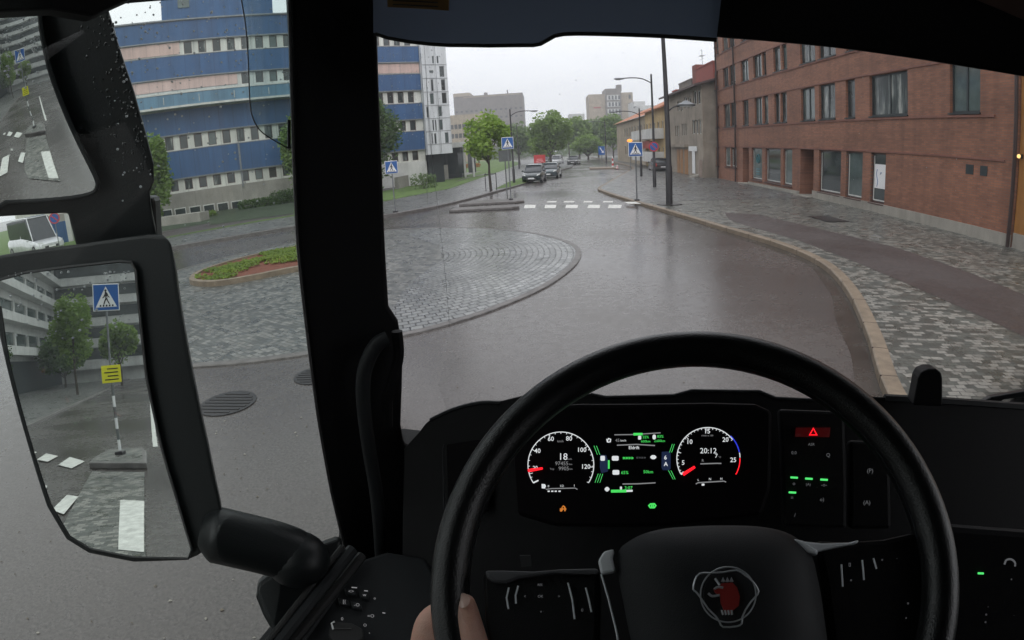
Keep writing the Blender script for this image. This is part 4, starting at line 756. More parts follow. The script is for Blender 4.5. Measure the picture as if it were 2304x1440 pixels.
g = G(1203, 413); car((g[0], g[1]+1.8), R(-8), 'carp', 'dark green hatchback parked nose towards us by the left kerb', Hc=1.52, Lc=3.7, Wc=1.62)
g = G(1238, 402); car((g[0]+.1, g[1]+2.0), R(-8), 'carg', 'blue-grey estate car parked behind the dark green hatchback', hatch=False, Hc=1.45, Lc=4.4)
g = G(1277, 366); car((5.1, 93, 0), R(-10), 'cars', 'dark silver car parked beyond the grass tip, nose towards us', Hc=1.5)
car((2.6, 100, 0), R(-12), 'carw', 'white car parked left of the dark silver car', Hc=1.6)
car((.6, 104, 0), R(-12), 'cars', 'dull silver car tucked behind the white parked car', Hc=1.5)
car((12.0, 59.5, 0), R(180), 'cars', 'dark car parked tail towards us beside the far right pavement', Hc=1.45)
s0, z0_ = YE.px(1474, 334); s1, z1_ = YE.px(1453, 320); q = MB(); YE.box(q, s0, s1, z0_, z1_+.1, .05, .5); tag(q.build('shop_awning', 'emred'), 'faded red shop awning on the yellow house behind the no-stopping sign', 'awning')
g = (-32.9, 28.9); car(g, R(72), 'carw', 'white van with a dark windscreen seen in the gap between the two mirrors', Lc=5.4, Wc=2.0, Hc=2.45, van=True)
g = (-35.6, 24.6); car(g, R(66), 'black', 'black van left of the white van in the gap between the mirrors', Lc=5.2, Wc=2.0, Hc=2.2, van=True)

# ------------------------------------------------------------------ signs
def frame_at(base, face):    # axes of a sign that faces the point "face"
    n_ = np.array([face[0]-base[0], face[1]-base[1], 0.0]); n_ /= np.linalg.norm(n_); r_ = np.array([-n_[1], n_[0], 0]); return r_, n_
WALK = [(-.02, .34), (.05, .34), (.07, .22), (.12, .12), (.20, .03), (.17, 0), (.08, .07), (.05, .12), (.04, .0), (.10, -.12), (.16, -.3), (.10, -.31), (.03, -.14), (-.02, -.06), (-.06, -.16), (-.14, -.30), (-.19, -.27), (-.11, -.13), (-.06, .02), (-.07, .14), (-.12, .06), (-.18, .02), (-.2, .05), (-.13, .13), (-.09, .24)]
def crossing_sign(base, zc, size, face, lab, yaw=0., grp='pedestrian crossing signs', back=False, bz=.12, parent_loc=None, pr=.03):
    e = empty('crossing_sign', (base[0], base[1], bz), lab, 'road sign', grp); r_, n_ = frame_at(base, face); Z = np.array([0, 0, 1.0]); c = np.array([0, 0, zc-bz])
    def T(u, v, o): return c+r_*u*size+Z*v*size+n_*(o+.045)
    q = MB(); q.tube([(0, 0, 0), (0, 0, zc-bz+size*.55)], pr, 8); q.build('pole', 'metal', e)
    q = MB(); q.prism([T(-.5, -.5, 0), T(.5, -.5, 0), T(.5, .5, 0), T(-.5, .5, 0)], n_*-.03); pl_ = q.build('sign_plate', 'signwhite', e, bevel=.012)
    q = MB(); q.prism([T(-.465, -.465, .004), T(.465, -.465, .004), T(.465, .465, .004), T(-.465, .465, .004)], n_*.003); q.build('blue_field', 'signblue', pl_)
    q = MB(); q.prism([T(-.40, -.36, .010), T(.40, -.36, .010), T(0, .40, .010)], n_*.003); q.build('white_triangle', 'signwhite', pl_)
    q = MB(); q.prism([T(x_*.72, y_*.72-.04, .016) for x_, y_ in WALK], n_*.003); q.prism([T(.01+.045*math.cos(a), .25+.045*math.sin(a), .016) for a in np.linspace(0, 6.28, 10, endpoint=False)], n_*.003)
    for k in range(5): x_ = -.27+k*.115; q.prism([T(x_, -.34, .016), T(x_+.07, -.34, .016), T(x_+.055, -.27, .016), T(x_+.0, -.27, .016)], n_*.003)
    q.build('walking_figure', 'signblack', pl_)
    q = MB(); q.box((0, 0, .04), (.22, .22, .08)); q.build('foot', 'pole', e); return e
O_ = (0, 0)
g = (-1.72, 30.6); crossing_sign(g, zat(1144, 322, g), .62, O_, 'blue crossing sign on the small refuge left of the crossing')
g2 = (-1.95, 31.3); r_, n_ = frame_at(g2, O_); q = MB(); zc = zat(1146, 350, g2); q.tube([(g2[0], g2[1], .13), (g2[0], g2[1], zc+.3)], .03, 8); q.prism([np.array([g2[0], g2[1], zc])+r_*a*.33+np.array([0, 0, b_*.3])+n_*.05 for a, b_ in ((-1, -1), (1, -1), (1, 1), (-1, 1))], n_*-.02); tag(q.build('sign_back', 'signgrey'), 'grey back of a road sign just below the crossing sign on the refuge', 'road sign')
g = G(1433, 452, .12); crossing_sign(g, zat(1428, 336, g), .66, O_, 'large blue crossing sign on the right pavement in front of the dark lamp post', pr=.035)
g = G(890, 478, .12); crossing_sign(g, zat(885, 376, g), .62, O_, 'blue crossing sign near the pillar before the leafy tree')
def lolly(base, bz, zc, rad, face, lab, name='no_stopping_sign', pole=True, slash=True, parent=None):
    e = empty(name, (base[0], base[1], bz), lab, 'road sign'); r_, n_ = frame_at(base, face); Z = np.array([0, 0, 1.0]); c = np.array([0, 0, zc-bz])
    if pole: q = MB(); q.tube([(0, 0, 0), (0, 0, zc-bz+rad)], .03, 8); q.build('pole', 'metal', e)
    def D(R_, o, th=.012): q_ = MB(); q_.prism([c+(r_*math.cos(a)+Z*math.sin(a))*R_+n_*(o+.10) for a in np.linspace(0, 2*math.pi, 24, endpoint=False)], n_*th); return q_
    pl_ = D(rad, 0).build('sign_plate', 'signred', e); D(rad*.78, .014, .003).build('blue_field', 'signblue', pl_)
    if slash: q = MB(); d_ = (r_-Z)*.7071; p_ = (r_+Z)*.7071; q.prism([c+d_*(s_*rad*.8)+p_*(t_*rad*.1)+n_*.120 for s_, t_ in ((-1, -1), (1, -1), (1, 1), (-1, 1))], n_*.003); q.build('red_slash', 'signred', pl_)
    return e
g = (-29.2, 27.6); zz = zat(48, 506, g); lolly(g, .12, zz, .34, O_, 'round blue and red no-stopping sign in the gap between the mirrors')
# keep-right sign and road works cones on the far island
g = (7.6, 74.0); zc = zat(1347, 339, g); e = empty('keep_right_sign', (g[0], g[1], .1), 'small blue sign on the far traffic island', 'road sign'); q = MB(); q.tube([(0, 0, 0), (0, 0, zc+.3)], .04, 8); q.build('pole', 'metal', e); q = MB(); q.box((0, -.06, zc-.1), (.8, .03, 1.1)); q.build('sign_plate', 'signblue', e); q = MB(); q.prism([(-.24, -.082, zc+.25), (-.16, -.082, zc+.33), (.14, -.082, zc-.18), (.24, -.082, zc-.08), (.26, -.082, zc-.42), (-.04, -.082, zc-.34), (.06, -.082, zc-.26)], (0, .01, 0)); q.build('arrow', 'signwhite', e)
for (x_, yb, yt, lab) in ((1379, 378, 351, 'tall red and white marker post in the road beyond the crossing'), (1389, 381, 371, 'small red and white cone right of the tall marker post')):
    g = G(x_, yb); zt = zat(x_, yt, g); q = MB()
    for k in range(5): q.use(('signwhite', 'signred')[k % 2]); w_ = .17-.024*k; q.tube([(g[0], g[1], zt*k/5), (g[0], g[1], zt*(k+1)/5)], [w_, w_-.024], 10)
    q.use('black'); q.box((g[0], g[1], .03), (.5, .5, .06)); tag(q.build('marker_post'), lab, 'traffic marker')
# red advertising sign
g = G(1215, 376); zt = zat(1215, 350, g); w_ = 1.75; e = empty('advert_board', (g[0], g[1], .1), 'red illuminated advertising board beside the parked cars', 'advert sign'); q = MB(); q.box((0, 0, zt/2+.25), (w_, .3, zt-.5)); q.build('cabinet', 'signred', e, bevel=.05); q = MB(); q.box((0, 0, .25), (.5, .25, .5)); q.build('foot', 'pole', e)
q = MB()
for k, (xx, ww) in enumerate(((0, .9), (0, 1.0), (-.1, .7))): q.box((xx, -.165, zt-.65-k*.24), (ww, .02, .10))
q.prism([(-.6, -.165, .75), (0, -.165, .95), (.6, -.165, .75), (.6, -.165, .65), (0, -.165, .85), (-.6, -.165, .65)], (0, .01, 0)); q.build('lettering', plain('pale_red', (.75, .35, .35), .5), e)

# ------------------------------------------------------------------ street lamps
def lamp(base, bz, top, armdir, armlen, lab, r0=.09, r1=.055, drop=.15, head=(.62, .26, .13), name='street_lamp', grp='street lamps along the road', lean=0.):
    e = empty(name, (base[0], base[1], bz), lab, 'street lamp', grp); a = np.array([math.cos(armdir), math.sin(armdir), 0]); H_ = top-bz; Z = np.array([0, 0, 1.0])
    q = MB(); q.tube([(0, 0, 0), (0, 0, 1.1), (0, 0, 1.15), (0, 0, H_+.3)], [r0*1.3, r0*1.3, r0, r1], 10); q.build('pole', 'pole', e, smooth=True)
    q = MB(); pts = [Z*(H_-.25)+a*.0, Z*(H_+.02)+a*armlen*.3, Z*(H_+.1)+a*armlen*.65, Z*(H_+.08)+a*armlen]; q.tube([tuple(p) for p in smoothline(pts, 4)], r1*.6, 8); q.build('arm', 'pole', e, smooth=True)
    q = MB(); c = Z*(H_+.06)+a*(armlen+head[0]*.35); V = []; b_ = np.array([-a[1], a[0], 0])
    for k, (t_, w_, h_) in enumerate(((-.5, .25, .35), (-.3, .8, .9), (.1, 1, 1), (.4, .7, .7), (.52, .2, .2))): V.append([tuple(c+a*t_*head[0]+b_*head[1]/2*w_*math.cos(x_)+Z*head[2]/2*h_*math.sin(x_)) for x_ in np.linspace(0, 6.283, 10, endpoint=False)])
    loft(q, V); hd = q.build('lamp_head', 'metal', e, smooth=True); q = MB(); q.ball(tuple(c+a*.06-Z*head[2]*.42), (head[0]*.25, head[1]*.34, .035)); q.build('lens', 'lamp', hd, smooth=True); return e
g = G(1473, 421, .12); lamp(g, .12, zat(1465, 178, g), R(178), 1.75, 'dark street lamp arm reaching left over the road, behind the tallest dark post', r0=.085)
r9 = zat(1468, 330, g); lolly(g, .12+.0, r9, .30, O_, 'blue and red no-stopping sign fixed to the second lamp post on the right', pole=False)
g = G(1443, 397, .12); lamp(g, .12, zat(1437, 252, g), R(178), 2.0, 'street lamp behind the large crossing sign, third post on the right', r0=.08)
g = hitp(1424, 372, (9.8, 90, 0), (0, 1, 0)); lamp((9.7, 88), .12, zat(1420, 272, (9.7, 88)), R(180), 2.0, 'far street lamp left of the yellow house')
g = (-2.3, 47.0); lamp(g, .12, zat(1134, 255, g), R(5), 1.7, 'dark street lamp with its arm to the right behind the young street tree', r0=.08)
g = (-3.2, 82.0); lamp(g, .12, zat(1192, 285, g), R(180), 2.0, 'thin street lamp further back between the left trees', r0=.08)
# near dark post with a lamp on a side arm
g = G(1506, 460, .12); e = empty('dark_lamp_post', (g[0], g[1], .12), 'tallest dark lamp post, nearest to us on the right pavement, running out of view', 'street lamp', 'street lamps along the road')
zt = zat(1490, 78, g); q = MB(); q.tube([(0, 0, 0), (0, 0, 1.6), (0, 0, 1.7), (-.06, 0, zt+1)], [.15, .15, .125, .075], 12); q.build('pole', 'pole', e, smooth=True)
za = zat(1500, 247, g); zb = zat(1540, 236, g); wd = 42*26/F
q = MB(); q.tube([tuple(p) for p in smoothline([(0, 0, za-.1-.12), (.3, 0, za+.12-.12), (wd*.9, 0, zb-.02-.12)], 4)], .032, 8); q.build('arm', 'pole', e, smooth=True)
q = MB(); loft(q, [[(wd+x_, w_*math.cos(a), zb-.12+h_+.12*0) for a in (0,)] for x_, w_, h_ in ()]) if False else q.tube([(wd, 0, zb-.16), (wd, 0, zb-.10), (wd, 0, zb+.0), (wd, 0, zb+.08)], [.40, .42, .20, .07], 16); hd = q.build('lamp_shade', 'metal', e, smooth=True); q = MB(); q.tube([(wd, 0, zb-.2), (wd, 0, zb-.161)], .3, 14); q.build('lens', 'lamp', hd)
q = MB(); q.tube([(g[0], g[1], .124), (g[0], g[1], .15)], .55, 20); tag(q.build('post_foot_plate', 'iron'), 'dark round plate in the paving at the foot of the nearest lamp post', 'foot plate')
q = MB(); q.tube([(9.1, 60, 0.1), (9.1, 60, 3.1)], .035, 8); q.ball((9.1, 60, zat(1430, 316, (9.1, 60))), (.28, .2, .18)); ob = MB(); ob.tube([(9.1, 60, .1), (9.1, 60, zat(1430, 318, (9.1, 60)))], .035, 8); bo = ob.build('beacon_post', 'metal'); tag(bo, 'thin post with an amber beacon behind the large crossing sign', 'beacon'); q = MB(); q.ball((9.1, 60, zat(1430, 316, (9.1, 60))), (.28, .2, .16)); q.build('beacon_light', 'amber', bo)
# far bollards
for x_, lab in ((1452, 'left'), (1462, 'right')):
    g = G(x_, 372); q = MB(); q.tube([(g[0], g[1], 0), (g[0], g[1], 1.0)], .06, 8); q.ball((g[0], g[1], 1.0), .07, 8, 5); tag(q.build('bollard', 'signwhite'), f'short pale bollard behind the large crossing sign, {lab} one of the two', 'bollard', 'bollards on the far right pavement')

# ------------------------------------------------------------------ the truck (own axes: x right, y forward, z up)
TR = empty('truck', (0, 0, 0), 'dark truck cab with steering wheel, lit gauges and left door mirrors', 'truck', rz=-CY)
def cp(x, y, P0, N, off=0.0):           # photo pixel -> point on a cab plane
    d = cr(x, y); P0 = np.array(P0, float)+np.array(N, float)*off; N = np.array(N, float); q = d*((P0@N)/(d@N)); return np.array([q[0], q[1], q[2]+EYE])
class Pl:
    def __init__(s, x, y, dist, N): s.N = np.array(N, float); s.N /= np.linalg.norm(s.N); s.P = cr(x, y)*dist
    def __call__(s, x, y, off=0.0): return cp(x, y, s.P, s.N, off)
def slab(name, pxs, pl_, th, mat, par, bev=.004, off=0.0, smooth=False, seg=2, along=None):
    q = MB(); q.prism([pl_(x, y, off) for x, y in pxs], -pl_.N*th if along is None else along*th); return q.build(name, mat, par, bevel=bev, seg=seg)
def line(name, pxs, pl_, rad, mat, par, off=0.0, closed=False, n=6, sm=0):
    P_ = [pl_(x, y, off) for x, y in pxs]
    if sm: P_ = smoothline(P_, sm, closed)
    q = MB(); q.tube(P_, rad, n, closed=closed); return q.build(name, mat, par, smooth=True)
UP = Pl(755, 600, 1.0, (.60, -.80, 0))
pil = slab('windscreen_pillar', [(640, -160), (852, -160), (850, 60), (854, 200), (862, 400), (868, 560), (876, 690), (897, 722), (908, 790), (906, 880), (903, 960), (911, 1003), (990, 1010), (1010, 1500), (760, 1500), (775, 1232), (745, 1110), (715, 950), (690, 760), (668, 560), (660, 400), (655, 240), (650, 60)], UP, .09, 'plastic', TR, .008)
line('glass_seal', [(648, -100), (653, 100), (657, 240), (662, 400), (670, 560), (692, 760), (717, 950), (746, 1110), (774, 1226)], UP, .0025, 'seal', pil, .004)
line('grab_handle', [(872, 762), (848, 775), (826, 815), (817, 860), (820, 930), (832, 1020), (848, 1120), (858, 1250), (862, 1400)], UP, .013, 'plasticg', pil, .055, sm=4, n=10)
line('grab_handle', [(893, 745), (897, 800), (885, 850), (872, 900), (872, 960)], UP, .010, 'plastic', pil, .04, sm=4, n=8)
# glass
WS = Pl(1400, 500, 1.12, (0, -.975, -.22))
q = MB(); q.add([WS(x, y) for x, y in ((820, -170), (2500, -170), (2520, 1010), (880, 1060))], [(0, 1, 2, 3)]); q.build('windscreen', 'windscreen', TR)
q = MB(); U0 = -.63; q.add([(U0, -.75, EYE-.78), (U0, .93, EYE-.78), (U0, .93, EYE+.5), (U0, -.75, EYE+.5)], [(0, 1, 2, 3)]); dg = q.build('door_window', 'doorglass', TR)
DF = Pl(600, 200, 1.02, (.97, -.22, 0)); CV = [(534, -60), (545, 10), (553, 60), (559, 140), (562, 225), (568, 262), (584, 292), (610, 312), (648, 333)]
q = MB(); q.add([DF(x, y) for x, y in CV+[(700, 340), (700, -60)]], [tuple(range(len(CV)+2))]); de = q.build('wind_deflector', 'deflector', TR)
line('deflector_rim', CV, DF, .0011, 'seal', de, .0015, sm=3)
line('deflector_rim', [(650, 335), (650, 270)], DF, .003, 'seal', de, .0015)
# shell that keeps the cab dark
q = MB(); q.box((.55, -.05, EYE+.60), (2.5, 2.6, .06)); q.build('roof', 'plastic', TR)
q = MB(); q.box((.55, -1.3, EYE-.35), (2.5, .06, 2.0)); q.build('rear_wall', 'plastic', TR)
q = MB(); q.box((.55, 0, EYE-1.35), (2.5, 2.6, .06)); q.build('floor', 'plastic', TR)
q = MB(); q.box((1.78, -.85, EYE-.35), (.05, .95, 1.9)); q.box((1.78, .4, EYE-1.0), (.05, 1.6, .7)); q.build('side_panel', 'plastic', TR)
q = MB(); q.box((-.66, -1.0, EYE-.2), (.06, .6, 1.6)); q.box((-.66, .1, EYE+.53), (.05, 1.7, .12)); q.box((-.655, .1, EYE-1.08), (.05, 1.75, .56)); dr = q.build('door', 'plastic', TR)
FR = Pl(200, 10, 1.0, (.97, -.22, 0)); 
slab('door_frame', [(-60, 6), (60, -40), (200, -90), (640, -200), (700, -60), (640, -20), (300, -6), (246, 18), (210, 36), (120, 20), (-60, 30)], Pl(200, 10, .80, (.95, -.3, 0)), .03, 'plastic', dr)
# sun visor and header
VS = Pl(1200, 50, .80, (0, -.93, -.36))
q = MB(); q.add([VS(x, y) for x, y in [(840, -170), (840, 74), (870, 84), (920, 92), (965, 97), (1010, 100), (1100, 101), (1200, 100), (1216, 97), (1232, 88), (1248, 79), (1268, 75), (1300, 74), (1400, 76), (1500, 80), (1560, 84), (1612, 88), (1640, -170)]], [tuple(range(18))]); vis = q.build('sun_visor', 'visor', TR)
line('visor_edge', [(845, 76), (870, 85), (920, 94), (965, 99), (1010, 102), (1100, 103), (1200, 102), (1216, 99), (1232, 90), (1248, 81), (1268, 77), (1300, 76), (1400, 78), (1500, 82), (1612, 90)], VS, .0028, 'black', vis, .002)
slab('warning_sticker', [(870, -60), (1011, -40), (1009, 24), (872, 16)], VS, .002, 'brown', vis, 0, .003)
q = MB()
for k in range(3): a_, b_ = VS(884, 10-k*9, .0045), VS(985, 15-k*9, .0045); q.tube([a_, b_], .0009, 4)
q.build('sticker_lines', 'black', vis)
HD = Pl(1950, 100, .86, (-.35, -.88, -.30))
hdr = slab('header', [(1590, -170), (1600, 84), (1640, 88), (1684, 91), (1774, 99), (1885, 110), (1997, 125), (2122, 144), (2201, 157), (2304, 174), (2420, 196), (2420, -170)], HD, .06, 'plastic', TR, .006)
slab('header_strip', [(2120, -30), (2340, 62), (2420, 90), (2420, -60)], HD, .01, plain('brown_roof_cloth', (.10, .06, .05), .9), hdr, .003, .012)
# dashboard
D0 = Pl(1500, 960, 1.18, (0, -.80, .60))
low = slab('lower_dash', [(690, 1500), (790, 1225), (905, 1000), (960, 965), (1130, 915), (1990, 905), (2420, 925), (2420, 1560), (690, 1560)], D0, .05, 'plastic', TR)
D1 = Pl(1500, 930, .98, (0, -.85, .52))
dash = slab('dashboard', [(905, 1440), (908, 1010), (940, 975), (955, 955), (978, 934), (1020, 916), (1081, 901), (1129, 901), (1181, 888), (1260, 884), (1329, 885), (1363, 891), (1440, 889), (1516, 887), (1556, 876), (1640, 876), (1709, 878), (1745, 893), (1800, 897), (1967, 892), (2053, 897), (2180, 905), (2303, 912), (2420, 918), (2420, 1560), (905, 1560)], D1, .12, 'plastic', TR, .010, seg=3)
line('dash_edge_trim', [(1990, 897), (2100, 902), (2200, 909), (2330, 918)], D1, .008, 'plasticg', dash, -.004)
line('hood_edge_highlight', [(968, 945), (1020, 921), (1081, 906), (1126, 907)], D1, .0035, 'plasticg', dash, .001, sm=3)  # thin highlight on the hood edge, painted as a lighter grey line
line('hood_edge_highlight', [(1329, 887), (1363, 894), (1440, 892), (1516, 890), (1556, 879), (1709, 881), (1745, 896), (1830, 900)], D1, .003, 'plasticg', dash, .001)  # same painted highlight, right part of the hood edge
line('screen_rim', [(1000, 1000), (997, 1010), (999, 1140), (1004, 1158)], D1, .0018, 'pad', dash, .02)
slab('side_display', [(1004, 1000), (1100, 985), (1100, 1150), (1008, 1155)], D1, .01, 'dialface', dash, .003, .02)
# the gauge panel
CL = Pl(1430, 1040, .84, (0.03, -.86, .51))
clu = slab('instrument_panel', [(1150, 930), (1180, 915), (1300, 908), (1600, 905), (1700, 908), (1738, 925), (1735, 1100), (1715, 1160), (1500, 1185), (1250, 1185), (1165, 1160)], CL, .03, 'dialface', TR, .006)
def txt(s_, x, y, hpx, pl_, mat, par, name='numeral', off=.002, rot=None, bold=.0, wid=None):
    c = bpy.data.curves.new(name, 'FONT'); c.body = s_; c.align_x = 'CENTER'; c.align_y = 'CENTER'; c.size = 1; c.offset = bold; c.resolution_u = 2
    o_ = bpy.data.objects.new('tmp', c); COL.objects.link(o_); bpy.context.view_layer.update(); me = bpy.data.meshes.new_from_object(o_.evaluated_get(bpy.context.evaluated_depsgraph_get())); bpy.data.objects.remove(o_)
    p0 = pl_(x, y, off); ex = pl_(x+10, y, off)-p0; k = np.linalg.norm(ex)/10; ex /= np.linalg.norm(ex); ey = np.cross(pl_.N, ex); ey = ey if ey[2] > 0 else -ey; ey /= np.linalg.norm(ey); s = hpx*k/.70; sx = s
    if me.vertices:
        xs = [v.co.x for v in me.vertices]; w0 = max(xs)-min(xs)
        if wid: sx = wid*k/w0
    for v in me.vertices: q = p0+ex*v.co.x*sx+ey*v.co.y*s; v.co = q
    me.name = name; me.materials.clear(); me.materials.append(MAT[mat]); 
    o2 = bpy.data.objects.new(name, me); COL.objects.link(o2); o2.parent = par; return o2
def joined(name, parts, par):     # join text meshes into one mesh part
    bm = bmesh.new(); mats = []
    for o_ in parts:
        mt = o_.data.materials[0]
        if mt not in mats: mats.append(mt)
        i0 = len(bm.faces); bm.from_mesh(o_.data); bm.faces.ensure_lookup_table()
        for f in bm.faces[i0:]: f.material_index = mats.index(mt)
        bpy.data.objects.remove(o_)
    me = bpy.data.meshes.new(name); bm.to_mesh(me); bm.free()
    for mt in mats: me.materials.append(mt)
    o2 = bpy.data.objects.new(name, me); COL.objects.link(o2); o2.parent = par; return o2
def arc(name, cx, cy, rx, ry, a0, a1, mat, par, rad=.0009, off=.002, n=40, pl_=None):
    pl_ = pl_ or CL; return line(name, [(cx+rx*math.cos(R(a)), cy-ry*math.sin(R(a))) for a in np.linspace(a0, a1, n)], pl_, rad, mat, par, off, n=5)
T1 = []; c3 = lambda x, y: (1120+x/3.972, 940+y/3.972)
def ticks(cx, cy, r0, r1, angs, mat, rad=.0005):
    q = MB()
    for a in angs: q.tube([CL(cx+r0*math.cos(R(a)), cy-r0*math.sin(R(a)), .002), CL(cx+r1*math.cos(R(a)), cy-r1*math.sin(R(a)), .002)], rad, 4)
    return q.build('ticks', mat, clu)
def dial(cx, cy, r, a0, a1, mainpos, name):
    A_ = [line('scale', [(cx+r*math.cos(R(a)), cy-r*math.sin(R(a))) for a in np.linspace(a0, a1, 44)], CL, .0007, 'facew', clu, .002, n=5), ticks(cx, cy, r-8, r, mainpos, 'facew'), ticks(cx, cy, r-4, r, np.linspace(a0, a1, 25), 'facew', .0005)]
    A_.append(line('scale', [(cx+r*math.cos(R(a0)), cy-r*math.sin(R(a0))), (cx+(r-10)*math.cos(R(a0))+3, cy-(r-10)*math.sin(R(a0)))], CL, .0011, 'facew', clu, .002, n=5))
    return joined(name, A_, clu)
dial(1262, 1046, 74, 213, -33, [196, 152, 112, 70, 35, -4], 'dial_scale')
joined('dial_numerals', [txt(s_, *c3(x, y), h, CL, 'facew', clu, bold=.01) for s_, x, y, h in (('40', 355, 297, 10), ('60', 474, 190, 10), ('80', 637, 187, 10), ('100', 750, 288, 10), ('120', 786, 438, 10), ('20', 335, 448, 8))], clu)
joined('digital_readout', [txt('18', *c3(583, 350), 15, CL, 'facew', clu), txt('km/h', *c3(640, 369), 4, CL, 'dimw', clu), txt('km/h', *c3(560, 210), 5, CL, 'dimw', clu), txt('97455', *c3(572, 410), 8.5, CL, 'dimw', clu), txt('9905', *c3(590, 455), 8.5, CL, 'dimw', clu), txt('Trip', *c3(485, 458), 4, CL, 'dimw', clu), txt('km', *c3(652, 415), 4, CL, 'dimw', clu), txt('km', *c3(655, 458), 4, CL, 'dimw', clu)], clu)
nd = MB(); nd.tube([CL(*c3(272, 472), .005), CL(*c3(400, 452), .006)], [.0024, .0016], 6); nd.build('needle', 'facer', clu)
fuel = [line('f', [c3(430, 640), c3(480, 633), c3(690, 628), c3(712, 640)], CL, .0007, 'dimw', clu, .002), txt('0', *c3(453, 612), 5, CL, 'facew', clu), txt('1/2', *c3(571, 610), 5, CL, 'facew', clu), txt('1', *c3(684, 607), 5, CL, 'facew', clu)]
q = MB()
for x_ in (455, 487, 518, 552): q.tube([CL(*c3(x_-9, 657), .002), CL(*c3(x_+9, 656), .002)], .0010, 5)
fuel.append(q.build('f', 'facew', clu)); q = MB(); q.box(CL(*c3(408, 612), .002), (.005, .001, .007)); q.tube([CL(*c3(424, 600), .002), CL(*c3(428, 620), .002)], .0005, 4); fuel.append(q.build('f', 'facew', clu)); joined('fuel_gauge', fuel, clu)
dial(1593, 1032, 70, 210, 38, [208, 168, 135, 92], 'dial_scale')
x0_, y0_ = 1596, 1032; arc('blue_zone', x0_, y0_, 69, 71, 46, 12, 'facebl', clu, .0008); arc('scale_end', x0_, y0_, 69, 71, 11, 2, 'facew', clu, .0007); arc('red_zone', x0_, y0_, 69, 71, 1, -30, 'facer', clu, .0007)
joined('dial_numerals', [txt(s_, *c3(x, y), 10, CL, 'facew', clu, bold=.01) for s_, x, y in (('5', 1657, 403), ('10', 1713, 216), ('15', 1872, 122), ('20', 2035, 197), ('25', 2105, 378))], clu)
joined('digital_readout', [txt('20:12', *c3(1882, 297), 12, CL, 'facew', clu), txt('7', *c3(1953, 342), 9, CL, 'facew', clu), txt('°C', *c3(1983, 352), 4, CL, 'dimw', clu), txt('r/min x 100', *c3(1873, 159), 4, CL, 'dimw', clu), line('a', [c3(1810, 412), c3(1960, 407), c3(1998, 408)], CL, .0008, 'dimw', clu, .002), txt('L', *c3(1792, 556), 4.5, CL, 'facew', clu), txt('N', *c3(1897, 549), 5, CL, 'facew', clu), txt('H', *c3(1998, 546), 5, CL, 'facew', clu), line('a', [c3(1770, 592), c3(1790, 580), c3(2020, 566), c3(2040, 574)], CL, .0008, 'dimw', clu, .002), line('a', [c3(1823, 598), c3(1846, 597)], CL, .0014, 'facew', clu, .002), txt('R', *c3(1832, 383), 6, CL, 'dimw', clu)], clu)
nd = MB(); nd.tube([CL(*c3(1655, 507), .005), CL(*c3(1762, 438), .006)], [.0024, .0018], 6); nd.build('needle', 'facer', clu)
# centre display
cdp = []
cdp += [line('a', [c3(1042, 152), c3(1210, 150), c3(1455, 134)], CL, .0007, 'dimw', clu, .002), line('a', [c3(1212, 147), c3(1294, 146)], CL, .0018, 'faceg', clu, .003), txt('45', *c3(1070, 203), 7, CL, 'dimw', clu), txt('km/h', *c3(1122, 204), 4.5, CL, 'facew', clu), txt('55%', *c3(1322, 174), 6, CL, 'faceg', clu), txt('600km', *c3(1322, 211), 5.5, CL, 'faceg', clu), txt('83%', *c3(1453, 168), 6, CL, 'faceg', clu), txt('2,600km', *c3(1446, 207), 5.5, CL, 'faceg', clu, wid=24),
 line('a', [c3(1065, 245), c3(1240, 238), c3(1405, 248)], CL, .0008, 'dimw', clu, .002), txt('Eldrift', *c3(1217, 268), 7, CL, 'facew', clu, bold=.01), txt('»»»»', *c3(1165, 357), 7, CL, 'faceg', clu, bold=.02, wid=25), txt('»»»»', *c3(1280, 354), 6, CL, 'dim', clu, wid=22), txt('65%', *c3(1135, 491), 7, CL, 'faceg', clu), txt('50km', *c3(1345, 484), 7, CL, 'faceg', clu), txt('3:07', *c3(1168, 628), 7.5, CL, 'faceg', clu),
 line('a', [c3(1115, 592), c3(1250, 590), c3(1410, 581)], CL, .0008, 'dimw', clu, .002), line('a', [c3(1012, 656), c3(1150, 654)], CL, .0020, 'faceg', clu, .002), line('a', [c3(1150, 654), c3(1205, 652)], CL, .0014, 'facew', clu, .002), line('a', [c3(992, 380), c3(992, 455)], CL, .0012, 'faceg', clu, .002)]
joined('centre_readout', cdp, clu)
ic = []
def icon(pts, mat, th=.0008, closed=True): ic.append(line('i', [c3(*p) for p in pts], CL, th, mat, clu, .002, closed=closed, n=4))
def blob(x, y, w, h, mat, k=.3):
    q_ = MB(); q_.prism([CL(*c3(x+a*w/2, y+b*h/2), .0015) for a, b in ((-1, -1+k), (-1+k, -1), (1-k, -1), (1, -1+k), (1, 1-k), (1-k, 1), (-1+k, 1), (-1, 1-k))], CL.N*.001); ic.append(q_.build('i', mat, clu))
blob(1050, 362, 60, 42, 'facew'); blob(1056, 488, 60, 42, 'facew'); blob(1390, 352, 52, 36, 'facew', .6); blob(977, 638, 42, 40, 'facew', .7); blob(1101, 628, 18, 26, 'facew'); blob(938, 362, 40, 44, 'facew'); blob(1268, 178, 28, 34, 'facew'); blob(1398, 172, 30, 42, 'facew', .5); blob(1500, 357, 26, 1, 'facew')
icon([(972, 190), (985, 218), (1005, 215), (1008, 192), (990, 185), (975, 215)], 'facew', .0010)
joined('display_icons', ic, clu); ic = []
q = MB(); q.prism([CL(*c3(x, y), .0008) for x, y in ((1465, 305), (1535, 300), (1545, 320), (1545, 455), (1530, 468), (1475, 468), (1463, 445))], CL.N*.001); gp = q.build('gear_plate', 'navy', clu)
